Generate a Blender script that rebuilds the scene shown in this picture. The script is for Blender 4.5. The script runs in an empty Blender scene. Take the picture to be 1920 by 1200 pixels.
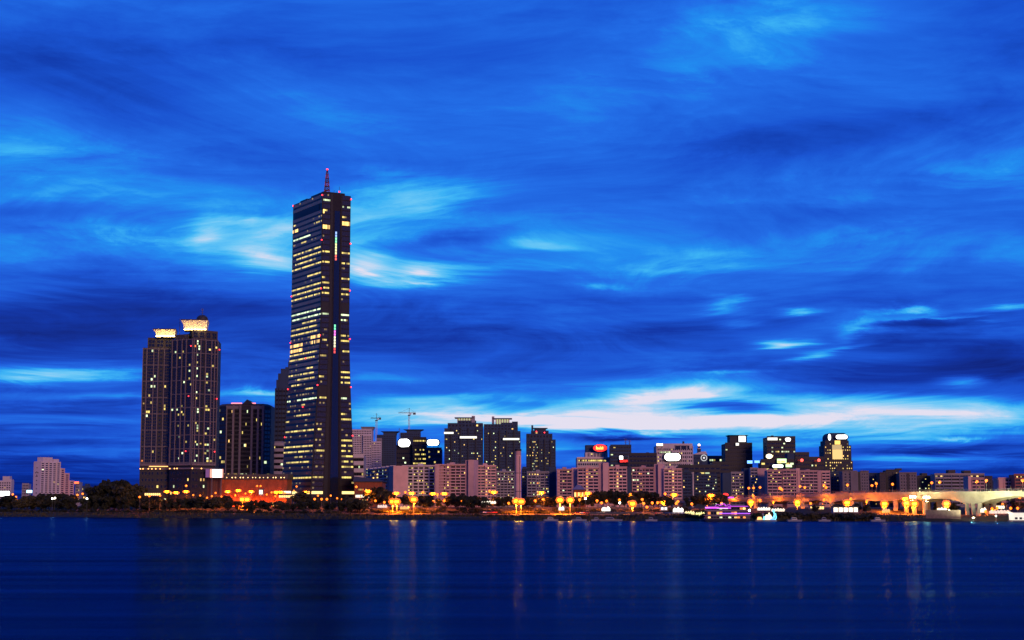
import bpy, math, random
from mathutils import Vector, Matrix
R = math.radians
scene = bpy.context.scene
COL = scene.collection
rnd = random.Random(63)
WATER_R0, WATER_R1 = 0.15, 0.25

# ------------------------------------------------------------------ camera
FPX, CAMH, HORIZ = 2950.0, 10.0, 945.0
TH = math.atan((HORIZ - 600.0) / FPX)
cd = bpy.data.cameras.new('camera'); cam = bpy.data.objects.new('camera', cd); COL.objects.link(cam)
cd.lens = 36.0 * FPX / 1920.0; cd.sensor_width = 36.0
cd.clip_start = 1.0; cd.clip_end = 60000.0
cam.location = (0, 0, CAMH); cam.rotation_euler = (math.pi / 2 + TH, 0, 0)
scene.camera = cam

def duv(px, py):
    x = (px - 960.0) / FPX; y = (600.0 - py) / FPX
    yw = math.cos(TH) - y * math.sin(TH)
    return x / yw, (math.sin(TH) + y * math.cos(TH)) / yw
def at(px, py, Y):
    u, v = duv(px, py)
    return Vector((u * Y, Y, CAMH + v * Y))
def wx(px, Y): return duv(px, 930)[0] * Y
def wz(py, Y): return CAMH + duv(960, py)[1] * Y

def lin(c):
    f = lambda v: v / 12.92 if v <= 0.04045 else ((v + 0.055) / 1.055) ** 2.4
    return tuple(f(v / 255.0) for v in c)

# ------------------------------------------------------------------ render settings
scene.view_settings.view_transform = 'Standard'
scene.view_settings.look = 'None'
scene.view_settings.exposure = 0.0
scene.view_settings.gamma = 1.0
scene.render.engine = 'CYCLES'
cy = scene.cycles
cy.use_denoising = True
cy.use_adaptive_sampling = True; cy.adaptive_threshold = 0.015; cy.adaptive_min_samples = 16
cy.max_bounces = 5; cy.diffuse_bounces = 2; cy.glossy_bounces = 4; cy.transmission_bounces = 2
cy.sample_clamp_indirect = 4.0
cy.use_light_tree = True
cy.caustics_reflective = True
cy.caustics_refractive = False
try:
    cy.denoiser = 'OPENIMAGEDENOISE'; cy.denoising_prefilter = 'ACCURATE'
except Exception: pass

# ------------------------------------------------------------------ world : dusk sky with layered cloud
world = bpy.data.worlds.new('World'); scene.world = world; world.use_nodes = True
try:
    world.cycles.sampling_method = 'MANUAL'; world.cycles.sample_map_resolution = 512
except Exception: pass
NT = world.node_tree
for n in list(NT.nodes): NT.nodes.remove(n)
def N(t, **kw):
    n = NT.nodes.new(t)
    for k, v in kw.items(): setattr(n, k, v)
    return n
def setin(s, v):
    if isinstance(v, bpy.types.NodeSocket): NT.links.new(v, s)
    else: s.default_value = v
def M(op, a, b=None, c=None, clamp=False):
    n = N('ShaderNodeMath', operation=op, use_clamp=clamp)
    setin(n.inputs[0], a)
    if b is not None: setin(n.inputs[1], b)
    if c is not None: setin(n.inputs[2], c)
    return n.outputs[0]
def MR(v, a, b, c, d, mode='SMOOTHSTEP'):
    n = N('ShaderNodeMapRange', interpolation_type=mode)
    setin(n.inputs[0], v)
    for i, q in enumerate((a, b, c, d)): setin(n.inputs[i + 1], q)
    return n.outputs[0]
def CX(x, y, z=0.0):
    n = N('ShaderNodeCombineXYZ'); setin(n.inputs[0], x); setin(n.inputs[1], y); setin(n.inputs[2], z)
    return n.outputs[0]
tc = N('ShaderNodeTexCoord')
sp = N('ShaderNodeSeparateXYZ'); NT.links.new(tc.outputs['Generated'], sp.inputs[0])
dx, dy, dz = sp.outputs
ay = M('MAXIMUM', M('ABSOLUTE', dy), 0.06)
u0 = M('DIVIDE', dx, ay); v0 = M('DIVIDE', M('MAXIMUM', dz, 0.0), ay)
# cloud-deck coordinates: a flat layer seen in perspective, so that texture flattens towards the horizon
inv = M('DIVIDE', 1.0, M('ADD', v0, 0.10))
deck = CX(M('MULTIPLY', u0, inv), inv, 0.0)
nz = N('ShaderNodeTexNoise', noise_dimensions='2D'); setin(nz.inputs['Vector'], deck)
nz.inputs['Scale'].default_value = 1.5; nz.inputs['Detail'].default_value = 9; nz.inputs['Roughness'].default_value = 0.62
nz.inputs['Distortion'].default_value = 0.8
deck2 = N('ShaderNodeMapping'); setin(deck2.inputs[0], deck)
deck2.inputs['Location'].default_value = (7.3, 2.1, 0); deck2.inputs['Scale'].default_value = (0.55, 2.1, 1)
nz2 = N('ShaderNodeTexNoise', noise_dimensions='2D'); setin(nz2.inputs['Vector'], deck2.outputs[0])
nz2.inputs['Scale'].default_value = 1.9; nz2.inputs['Detail'].default_value = 8; nz2.inputs['Roughness'].default_value = 0.6
n1 = M('SUBTRACT', nz.outputs[0], 0.5); n2 = M('SUBTRACT', nz2.outputs[0], 0.5)
# warp the placed openings so that their edges follow the cloud texture
spc = N('ShaderNodeSeparateColor'); NT.links.new(nz.outputs[1], spc.inputs[0])
spc2 = N('ShaderNodeSeparateColor'); NT.links.new(nz2.outputs[1], spc2.inputs[0])
wamp = MR(v0, 0.02, 0.22, 0.25, 1.0)
uw = M('ADD', u0, M('MULTIPLY', M('SUBTRACT', spc.outputs[1], 0.5), 0.06))
vw = M('ADD', v0, M('MULTIPLY', M('MULTIPLY', M('ADD', M('SUBTRACT', spc.outputs[2], 0.5), M('MULTIPLY', n2, 0.6)), 0.035), wamp))
P = CX(uw, vw)
# overall brightness by elevation
ramp = N('ShaderNodeValToRGB'); ramp.color_ramp.interpolation = 'B_SPLINE'
els = [(960, .15), (905, .22), (870, .30), (820, .36), (760, .38), (690, .38), (630, .385), (570, .40), (520, .45), (440, .49), (330, .48), (180, .455), (0, .45), (-400, .45)]
cr = ramp.color_ramp
while len(cr.elements) < len(els): cr.elements.new(0.5)
for e, (py, t) in zip(cr.elements, els):
    e.position = max(0.0, min(1.0, duv(960, py)[1] / 0.5)); e.color = (t, t, t, 1)
setin(ramp.inputs[0], M('MULTIPLY', vw, 2.0))
T = M('MULTIPLY', ramp.outputs[0], 1.0)
BL = [
 (1420,40,230,80,18,.13),(1300,110,300,70,12,.06),(200,60,330,80,0,-.09),(250,150,330,50,0,-.06),
 (20,270,170,45,-8,.15),(110,330,230,50,0,.06),(690,190,170,60,0,.05),(1900,20,140,90,0,-.07),(1850,205,220,40,8,-.09),
 (1500,270,320,36,6,-.07),(1180,330,330,60,0,-.04),(1510,408,190,28,5,-.10),(1880,310,170,45,0,.08),(1450,372,150,12,0,.06),
 (1720,470,320,45,0,.10),(950,260,420,70,0,-.04),
 (570,440,270,80,-6,.19),(390,428,36,30,50,.24),(458,415,32,14,0,.22),(528,430,46,22,0,.18),(500,478,58,20,-12,.26),
 (695,498,52,22,-8,.34),(797,514,42,13,-5,.30),(865,515,90,15,0,.17),(795,376,70,30,-22,.14),(870,362,70,12,0,.10),
 (850,452,120,16,8,-.16),(720,390,80,70,0,.10),(210,440,190,16,0,.12),(60,362,90,14,0,.08),(60,480,160,18,0,.06),(30,400,160,22,0,-.08),
 (340,385,150,16,0,-.08),(420,500,120,12,0,.08),
 (1122,536,34,9,0,.20),(1240,505,80,9,0,.10),(1340,475,80,15,0,.09),(1010,460,70,13,-10,.15),(1000,500,140,10,0,.10),(1400,500,120,14,0,.06),
 (1372,568,48,12,-8,.24),(1522,578,36,8,0,.34),(1690,587,66,10,-4,.32),(1640,602,140,14,8,.22),(1750,604,80,4,0,.26),(1900,580,60,7,4,.26),
 (1594,620,44,8,28,.20),(1408,605,36,8,0,.20),(1460,643,34,10,0,.58),(1512,637,34,8,0,.34),(1572,650,40,6,18,.26),(1502,670,34,7,10,.36),
 (250,580,380,45,0,-.17),(60,640,230,40,0,-.12),(780,620,240,50,0,-.03),(1100,640,320,45,0,-.03),(1230,625,120,26,0,-.06),
 (1740,645,240,38,-3,-.13),(1620,712,280,24,0,-.13),(1850,690,150,30,0,-.10),
 (130,700,150,11,-2,.36),(30,706,160,14,0,.16),(200,745,150,9,0,.20),(450,740,110,11,0,.30),(500,738,50,6,0,.20),(120,795,200,7,0,.12),(220,815,150,6,0,.08),
 (60,842,160,6,0,.08),(190,850,120,5,0,.08),(120,770,250,9,0,-.06),(150,900,350,30,0,-.03),
 (1300,738,150,22,4,.40),(1210,745,150,22,8,.24),(1480,786,540,32,0,.33),(1660,765,300,24,0,.27),(1300,850,480,45,0,.15),(1260,790,260,22,0,.26),
 (880,776,260,12,-3,.30),(690,785,120,16,0,.24),(1050,795,250,11,-2,.30),(1870,772,120,24,0,.18),(1330,700,80,7,0,.28),(1350,765,400,55,0,.10),(1100,722,180,12,4,.14),
 (1390,764,120,10,-3,-.52),(1150,817,140,9,-2,-.42),(1180,822,60,5,0,-.14),(740,752,160,11,0,.16),(900,748,190,9,0,.12),(700,705,100,10,0,.10),
 (1800,717,44,8,0,.34),(1700,737,260,6,0,-.10),(1830,840,190,9,2,-.14),(1660,823,90,7,0,.22),(1790,821,40,4,0,.26),
 (1660,862,90,5,0,.26),(1780,857,120,4,0,.18),(1720,880,250,6,0,-.10),(1660,845,160,6,0,-.12),(1000,850,150,24,0,.10),(1100,845,60,6,0,-.12),
 (1250,842,140,7,0,-.10),(1430,835,170,9,0,.16),(880,820,250,20,0,.10),(1800,905,250,12,0,-.06),
]
for bi, (cx_, cy_, rx, ry, rot, amp) in enumerate(BL):
    if bi % 6 == 5:      # keeps the evaluation in order, so that few values are held at once
        P = CX(M('MULTIPLY_ADD', T, 1e-7, uw), vw)
    cu, cv = duv(cx_, cy_)
    mp = N('ShaderNodeMapping', vector_type='TEXTURE')
    setin(mp.inputs[0], P)
    mp.inputs['Location'].default_value = (cu, cv, 0); mp.inputs['Rotation'].default_value = (0, 0, R(rot))
    mp.inputs['Scale'].default_value = (rx / FPX, ry / FPX, 1)
    dt = N('ShaderNodeVectorMath', operation='DOT_PRODUCT'); setin(dt.inputs[0], mp.outputs[0]); setin(dt.inputs[1], mp.outputs[0])
    g = M('POWER', 2.0, M('MULTIPLY', dt.outputs['Value'], -1.25))
    T = M('MULTIPLY_ADD', g, amp, T)
T = M('MULTIPLY_ADD', n1, MR(v0, 0.0, 0.2, 0.30, 0.37), T)
deck3 = N('ShaderNodeMapping'); setin(deck3.inputs[0], CX(M('MULTIPLY_ADD', T, 1e-7, u0), M('MULTIPLY_ADD', n1, 0.03, v0)))
deck3.inputs['Rotation'].default_value = (0, 0, R(-4)); deck3.inputs['Scale'].default_value = (7.0, 34.0, 1)
nz3 = N('ShaderNodeTexNoise', noise_dimensions='2D'); setin(nz3.inputs['Vector'], deck3.outputs[0])
nz3.inputs['Scale'].default_value = 1.0; nz3.inputs['Detail'].default_value = 7; nz3.inputs['Roughness'].default_value = 0.66; nz3.inputs['Distortion'].default_value = 0.5
# broken, fibrous texture, strongest where the deck is thin and bright
T = M('MULTIPLY_ADD', M('SUBTRACT', nz3.outputs[0], 0.5), MR(T, 0.35, 0.75, 0.13, 0.52), T)
T = M('MULTIPLY_ADD', n2, MR(v0, 0.0, 0.2, 0.30, 0.18), T)
# away from the sunset side the deck is an even dim blue
T = M('ADD', M('MULTIPLY', T, MR(dy, -0.25, 0.3, 0.0, 1.0)), MR(dy, -0.25, 0.3, 0.33, 0.0))
col = N('ShaderNodeValToRGB'); cr = col.color_ramp; cr.interpolation = 'LINEAR'
stops = [(0.0,(0,18,82)),(.14,(2,30,118)),(.26,(6,52,165)),(.38,(20,82,208)),(.50,(30,108,230)),(.60,(30,140,240)),(.70,(58,178,245)),(.80,(104,198,246)),(.90,(158,210,245)),(1.0,(228,224,241))]
while len(cr.elements) < len(stops): cr.elements.new(0.5)
for e, (p_, c_) in zip(cr.elements, stops):
    e.position = p_; e.color = (*lin(c_), 1)
setin(col.inputs[0], T)
sky = N('ShaderNodeTexSky', sky_type='NISHITA'); sky.sun_disc = False
SUN_EL, SUN_AZ = R(12.0), R(155.0)
sky.sun_elevation = R(0.5); sky.sun_rotation = SUN_AZ
bg1 = N('ShaderNodeBackground'); setin(bg1.inputs[0], col.outputs[0]); bg1.inputs[1].default_value = 1.0
bg2 = N('ShaderNodeBackground'); setin(bg2.inputs[0], sky.outputs[0]); bg2.inputs[1].default_value = 0.004
ads = N('ShaderNodeAddShader'); NT.links.new(bg1.outputs[0], ads.inputs[0]); NT.links.new(bg2.outputs[0], ads.inputs[1])
wo = N('ShaderNodeOutputWorld'); NT.links.new(ads.outputs[0], wo.inputs[0])

# afterglow: one soft low warm sun behind the viewer
sl = bpy.data.lights.new('sun', 'SUN'); so = bpy.data.objects.new('sun', sl); COL.objects.link(so)
sl.energy = 1.8; sl.angle = R(14); sl.color = (1.0, 0.52, 0.36)
sd = Vector((0.42 * math.cos(SUN_EL), -0.907 * math.cos(SUN_EL), math.sin(SUN_EL)))
so.rotation_euler = sd.to_track_quat('Z', 'Y').to_euler()

# ------------------------------------------------------------------ materials
MATS = {}
def new_mat(name):
    m = bpy.data.materials.new(name); m.use_nodes = True
    return m
def principled(name, col, rough=0.8, metal=0.0, spec=0.4, noise=0.0, nscale=0.5, bump=0.0):
    if name in MATS: return MATS[name]
    m = new_mat(name); nt = m.node_tree; b = nt.nodes['Principled BSDF']
    b.inputs['Base Color'].default_value = (*col, 1); b.inputs['Roughness'].default_value = rough
    b.inputs['Metallic'].default_value = metal; b.inputs['Specular IOR Level'].default_value = spec
    if noise > 0:
        t = nt.nodes.new('ShaderNodeTexCoord'); n = nt.nodes.new('ShaderNodeTexNoise')
        nt.links.new(t.outputs['Object'], n.inputs['Vector']); n.inputs['Scale'].default_value = nscale; n.inputs['Detail'].default_value = 5
        n.inputs['Roughness'].default_value = 0.65
        mr = nt.nodes.new('ShaderNodeMapRange'); nt.links.new(n.outputs[0], mr.inputs[0])
        mr.inputs[1].default_value = .3; mr.inputs[2].default_value = .7
        mr.inputs[3].default_value = 1 - noise; mr.inputs[4].default_value = 1 + noise
        mx = nt.nodes.new('ShaderNodeVectorMath'); mx.operation = 'SCALE'
        mx.inputs[0].default_value = col; nt.links.new(mr.outputs[0], mx.inputs['Scale'])
        nt.links.new(mx.outputs[0], b.inputs['Base Color'])
        if bump:
            bp = nt.nodes.new('ShaderNodeBump'); bp.inputs['Strength'].default_value = bump; nt.links.new(n.outputs[0], bp.inputs['Height'])
            nt.links.new(bp.outputs[0], b.inputs['Normal'])
    MATS[name] = m
    return m
def emit(name, col, strength, light=False, vary=0.0):
    """a surface that gives off light; light=True: strong enough to be sampled as a lamp"""
    if name in MATS: return MATS[name]
    m = new_mat(name); nt = m.node_tree; b = nt.nodes['Principled BSDF']
    b.inputs['Base Color'].default_value = (0.05, 0.05, 0.05, 1); b.inputs['Roughness'].default_value = 0.4
    b.inputs['Emission Color'].default_value = (*col, 1); b.inputs['Emission Strength'].default_value = strength
    if vary > 0:
        oi = nt.nodes.new('ShaderNodeObjectInfo'); g = nt.nodes.new('ShaderNodeNewGeometry')
        a = nt.nodes.new('ShaderNodeMath'); a.operation = 'ADD'
        nt.links.new(oi.outputs['Random'], a.inputs[0]); nt.links.new(g.outputs['Random Per Island'], a.inputs[1])
        f = nt.nodes.new('ShaderNodeMath'); f.operation = 'FRACT'; nt.links.new(a.outputs[0], f.inputs[0])
        mr = nt.nodes.new('ShaderNodeMapRange'); nt.links.new(f.outputs[0], mr.inputs[0])
        mr.inputs[3].default_value = strength * (1 - vary); mr.inputs[4].default_value = strength * (1 + vary)
        nt.links.new(mr.outputs[0], b.inputs['Emission Strength'])
    m.cycles.emission_sampling = 'FRONT_BACK' if light else 'NONE'
    MATS[name] = m
    return m

# ------------------------------------------------------------------ mesh helpers
class MB:
    """collects faces of one mesh"""
    def __init__(s): s.v = []; s.f = []; s.m = []
    def quad(s, a, b, c, d, mi=0):
        i = len(s.v); s.v += [tuple(a), tuple(b), tuple(c), tuple(d)]; s.f.append((i, i + 1, i + 2, i + 3)); s.m.append(mi)
    def box(s, x0, x1, y0, y1, z0, z1, mi=0, mats=None):
        i = len(s.v)
        s.v += [(x0,y0,z0),(x1,y0,z0),(x1,y1,z0),(x0,y1,z0),(x0,y0,z1),(x1,y0,z1),(x1,y1,z1),(x0,y1,z1)]
        for q in ((0,1,5,4),(1,2,6,5),(2,3,7,6),(3,0,4,7),(4,5,6,7),(3,2,1,0)):
            s.f.append(tuple(i + k for k in q)); s.m.append(mi)
    def prism(s, pts, z0, z1, mi=0, top=None):
        """pts: ccw footprint; top: footprint at z1"""
        i = len(s.v); n = len(pts); top = top or pts
        s.v += [(p[0], p[1], z0) for p in pts] + [(p[0], p[1], z1) for p in top]
        for k in range(n):
            k2 = (k + 1) % n; s.f.append((i + k, i + k2, i + n + k2, i + n + k)); s.m.append(mi)
        s.f.append(tuple(i + n + k for k in range(n))); s.m.append(mi)
        s.f.append(tuple(i + n - 1 - k for k in range(n))); s.m.append(mi)
    def bar(s, a, b, r, mi=0, n=4, r2=None):
        a = Vector(a); b = Vector(b); d = (b - a)
        if d.length < 1e-6: return
        d.normalize(); up = Vector((0, 0, 1)) if abs(d.z) < .95 else Vector((1, 0, 0))
        x = d.cross(up).normalized(); y = d.cross(x)
        r2 = r if r2 is None else r2; i = len(s.v)
        for c, rr in ((a, r), (b, r2)):
            for k in range(n):
                t = 2 * math.pi * (k + .5) / n; s.v.append(tuple(c + x * (rr * math.cos(t)) + y * (rr * math.sin(t))))
        for k in range(n):
            k2 = (k + 1) % n; s.f.append((i + k, i + k2, i + n + k2, i + n + k)); s.m.append(mi)
        s.f.append(tuple(i + n - 1 - k for k in range(n))); s.m.append(mi)
        s.f.append(tuple(i + n + k for k in range(n))); s.m.append(mi)
    def ball(s, c, rx, ry=None, rz=None, mi=0, seg=8, rings=5):
        ry = ry or rx; rz = rz or rx; i = len(s.v)
        for a in range(1, rings):
            t = math.pi * a / rings
            for k in range(seg):
                p = 2 * math.pi * k / seg
                s.v.append((c[0] + rx * math.sin(t) * math.cos(p), c[1] + ry * math.sin(t) * math.sin(p), c[2] + rz * math.cos(t)))
        tp = len(s.v); s.v.append((c[0], c[1], c[2] + rz)); bt = len(s.v); s.v.append((c[0], c[1], c[2] - rz))
        for a in range(rings - 2):
            for k in range(seg):
                k2 = (k + 1) % seg
                s.f.append((i + a * seg + k, i + (a + 1) * seg + k, i + (a + 1) * seg + k2, i + a * seg + k2)); s.m.append(mi)
        for k in range(seg):
            k2 = (k + 1) % seg
            s.f.append((tp, i + k, i + k2)); s.m.append(mi)
            s.f.append((bt, i + (rings - 2) * seg + k2, i + (rings - 2) * seg + k)); s.m.append(mi)
    def mesh(s, name, mats):
        me = bpy.data.meshes.new(name); me.from_pydata(s.v, [], s.f)
        for m in (mats if isinstance(mats, (list, tuple)) else [mats]): me.materials.append(m)
        me.polygons.foreach_set('material_index', s.m); me.update()
        return me
    def build(s, name, mats, parent=None, smooth=False, **props):
        me = s.mesh(name, mats)
        if smooth: me.polygons.foreach_set('use_smooth', [True] * len(me.polygons))
        o = bpy.data.objects.new(name, me); COL.objects.link(o)
        if parent is not None: o.parent = parent
        for k, v in props.items(): o[k] = v
        return o
def tag(o, label, cat, group=None):
    o['label'] = label; o['category'] = cat
    if group: o['group'] = group
    return o
def thing(name, label, cat, loc=(0, 0, 0), rz=0.0, group=None):
    o = bpy.data.objects.new(name, None); COL.objects.link(o); o.location = loc; o.rotation_euler = (0, 0, rz)
    o.empty_display_size = 1.0
    return tag(o, label, cat, group)
def kids(o):
    return KIDS.get(o.name, [])
def copy_thing(root, children, loc, rz, label, group=None, scale=None):
    r = root.copy(); COL.objects.link(r); r.location = loc; r.rotation_euler = (0, 0, rz); r['label'] = label
    if group: r['group'] = group
    if scale: r.scale = scale
    out = []
    for ch, sub in children:
        c = ch.copy(); COL.objects.link(c); c.parent = r; out.append(c)
        for g in sub:
            d = g.copy(); COL.objects.link(d); d.parent = c
    return r, out

# ------------------------------------------------------------------ water
m = new_mat('river_water'); nt = m.node_tree
for n in list(nt.nodes):
    if n.type == 'BSDF_PRINCIPLED': nt.nodes.remove(n)
wout = [n for n in nt.nodes if n.type == 'OUTPUT_MATERIAL'][0]
tcw = nt.nodes.new('ShaderNodeTexCoord')
def wnoise(sc, scale, det=4, rough=.55):
    mp = nt.nodes.new('ShaderNodeMapping'); mp.inputs['Scale'].default_value = sc; nt.links.new(tcw.outputs['Object'], mp.inputs[0])
    n = nt.nodes.new('ShaderNodeTexNoise'); n.inputs['Scale'].default_value = scale; n.inputs['Detail'].default_value = det; n.inputs['Roughness'].default_value = rough
    nt.links.new(mp.outputs[0], n.inputs['Vector']); return n.outputs[0]
def wmr(v, a, b_, c, d):
    q = nt.nodes.new('ShaderNodeMapRange'); nt.links.new(v, q.inputs[0])
    for i, x in enumerate((a, b_, c, d)): q.inputs[i + 1].default_value = x
    return q.outputs[0]
big = wnoise((0.0022, 0.011, 1), 1.0, 5)
fine = wnoise((0.20, 0.8, 1), 1.0, 5)
gl = nt.nodes.new('ShaderNodeBsdfGlossy'); gl.distribution = 'GGX'
gl.inputs['Color'].default_value = (0.045, 0.135, 0.33, 1)
rough_ = wmr(big, .32, .68, WATER_R0, WATER_R1)
wsp = nt.nodes.new('ShaderNodeSeparateXYZ'); nt.links.new(tcw.outputs['Object'], wsp.inputs[0])
def wmath(op, a, b_, c=None):
    q = nt.nodes.new('ShaderNodeMath'); q.operation = op
    for i, x in enumerate((a, b_, c)):
        if x is None: continue
        if isinstance(x, bpy.types.NodeSocket): nt.links.new(x, q.inputs[i])
        else: q.inputs[i].default_value = x
    return q.outputs[0]
# two calm slicks lying across the river
yw_ = wmath('ADD', wsp.outputs[1], wmath('MULTIPLY', wmath('SUBTRACT', big, .5), 40.0))
for (yc, wd, amt, slope) in ((176.0, 5.0, .40, -.05), (283.0, 8.0, .25, 0.0)):
    t_ = wmath('DIVIDE', wmath('SUBTRACT', wmath('MULTIPLY_ADD', wsp.outputs[0], slope, yw_), yc), wd)
    g_ = wmath('POWER', 2.0, wmath('MULTIPLY', wmath('MULTIPLY', t_, t_), -1.0))
    rough_ = wmath('MULTIPLY', rough_, wmath('SUBTRACT', 1.0, wmath('MULTIPLY', g_, amt)))
nt.links.new(rough_, gl.inputs['Roughness'])
bp = nt.nodes.new('ShaderNodeBump'); bp.inputs['Strength'].default_value = 0.5; bp.inputs['Distance'].default_value = 0.3
nt.links.new(fine, bp.inputs['Height']); nt.links.new(bp.outputs[0], gl.inputs['Normal'])
df = nt.nodes.new('ShaderNodeBsdfDiffuse'); df.inputs['Color'].default_value = (0.0008, 0.003, 0.02, 1)
mxs = nt.nodes.new('ShaderNodeMixShader'); fr_ = nt.nodes.new('ShaderNodeFresnel'); fr_.inputs['IOR'].default_value = 1.33
band = wnoise((0.006, 0.085, 1), 1.0, 9, .70)
mfac = nt.nodes.new('ShaderNodeMath'); mfac.operation = 'MULTIPLY'
nt.links.new(wmr(fr_.outputs[0], 0.45, 1.0, 0.45, 0.95), mfac.inputs[0]); nt.links.new(wmr(band, .34, .66, .48, 1.0), mfac.inputs[1])
nt.links.new(mfac.outputs[0], mxs.inputs[0])
nt.links.new(df.outputs[0], mxs.inputs[1]); nt.links.new(gl.outputs[0], mxs.inputs[2]); nt.links.new(mxs.outputs[0], wout.inputs[0])
mbw = MB(); mbw.quad((-6000, -1500, 0), (6000, -1500, 0), (6000, 2200, 0), (-6000, 2200, 0))
mbw.build('water', m, kind='structure')
# ------------------------------------------------------------------ building library
def proj(P):
    x, y, z = P[0], P[1], P[2] - CAMH
    f = y * math.cos(TH) + z * math.sin(TH); up = -y * math.sin(TH) + z * math.cos(TH)
    return 960 + FPX * x / f, 600 - FPX * up / f
ORD = ('first second third fourth fifth sixth seventh eighth ninth tenth eleventh twelfth thirteenth fourteenth fifteenth sixteenth '
       'seventeenth eighteenth nineteenth twentieth').split()
LIT_WARM = emit('lit_warm', (1.0, 0.60, 0.16), 1.5, vary=0.75)
LIT_PALE = emit('lit_pale', (0.80, 1.0, 0.55), 1.2, vary=0.7)
LIT_GOLD = emit('lit_gold', (1.0, 0.76, 0.18), 0.9, vary=0.7)
LIT_ORANGE = emit('lit_orange', (1.0, 0.26, 0.04), 1.7, vary=0.5)
GLASS = principled('dark_glass', (0.010, 0.011, 0.016), rough=0.12, spec=0.7)
GLASS_BLUE = principled('blue_glass', (0.010, 0.014, 0.024), rough=0.25, spec=0.4)
FRAME = principled('window_frame', (0.022, 0.021, 0.023), rough=0.6)
WMATS = [FRAME, GLASS, LIT_WARM, LIT_PALE, LIT_GOLD, LIT_ORANGE, GLASS_BLUE]
WIN = {}
def win_mesh(nx, nz, pat):
    key = (nx, nz, pat)
    if key not in WIN:
        b = MB(); b.box(-.5, .5, -.05, 0, 0, 1, 0)
        gx = .10 / nx; gz = .14 / nz
        for j in range(nz):
            for i in range(nx):
                x0 = -.5 + i / nx + gx; x1 = -.5 + (i + 1) / nx - gx; z0 = j / nz + gz; z1 = (j + 1) / nz - gz
                b.quad((x0, -.07, z0), (x1, -.07, z0), (x1, -.07, z1), (x0, -.07, z1), pat[j * nx + i])
        WIN[key] = b.mesh('window', WMATS)
    return WIN[key]
UNIT = {}
def unit_box(mat):
    if mat.name not in UNIT:
        b = MB(); b.box(-.5, .5, -.5, .5, 0, 1); UNIT[mat.name] = b.mesh('block', mat)
    return UNIT[mat.name]
class Face:
    """a vertical face: origin, unit direction along it (to the right as seen from outside), outward normal, length"""
    def __init__(s, a, b):
        s.a = Vector((a[0], a[1], 0)); d = Vector((b[0] - a[0], b[1] - a[1], 0)); s.L = d.length; s.e = d.normalized()
        s.n = Vector((s.e.y, -s.e.x, 0)); s.rz = math.atan2(s.e.y, s.e.x)
    def p(s, t, d=0.0, z=0.0): return s.a + s.e * t + s.n * d + Vector((0, 0, z))
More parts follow.
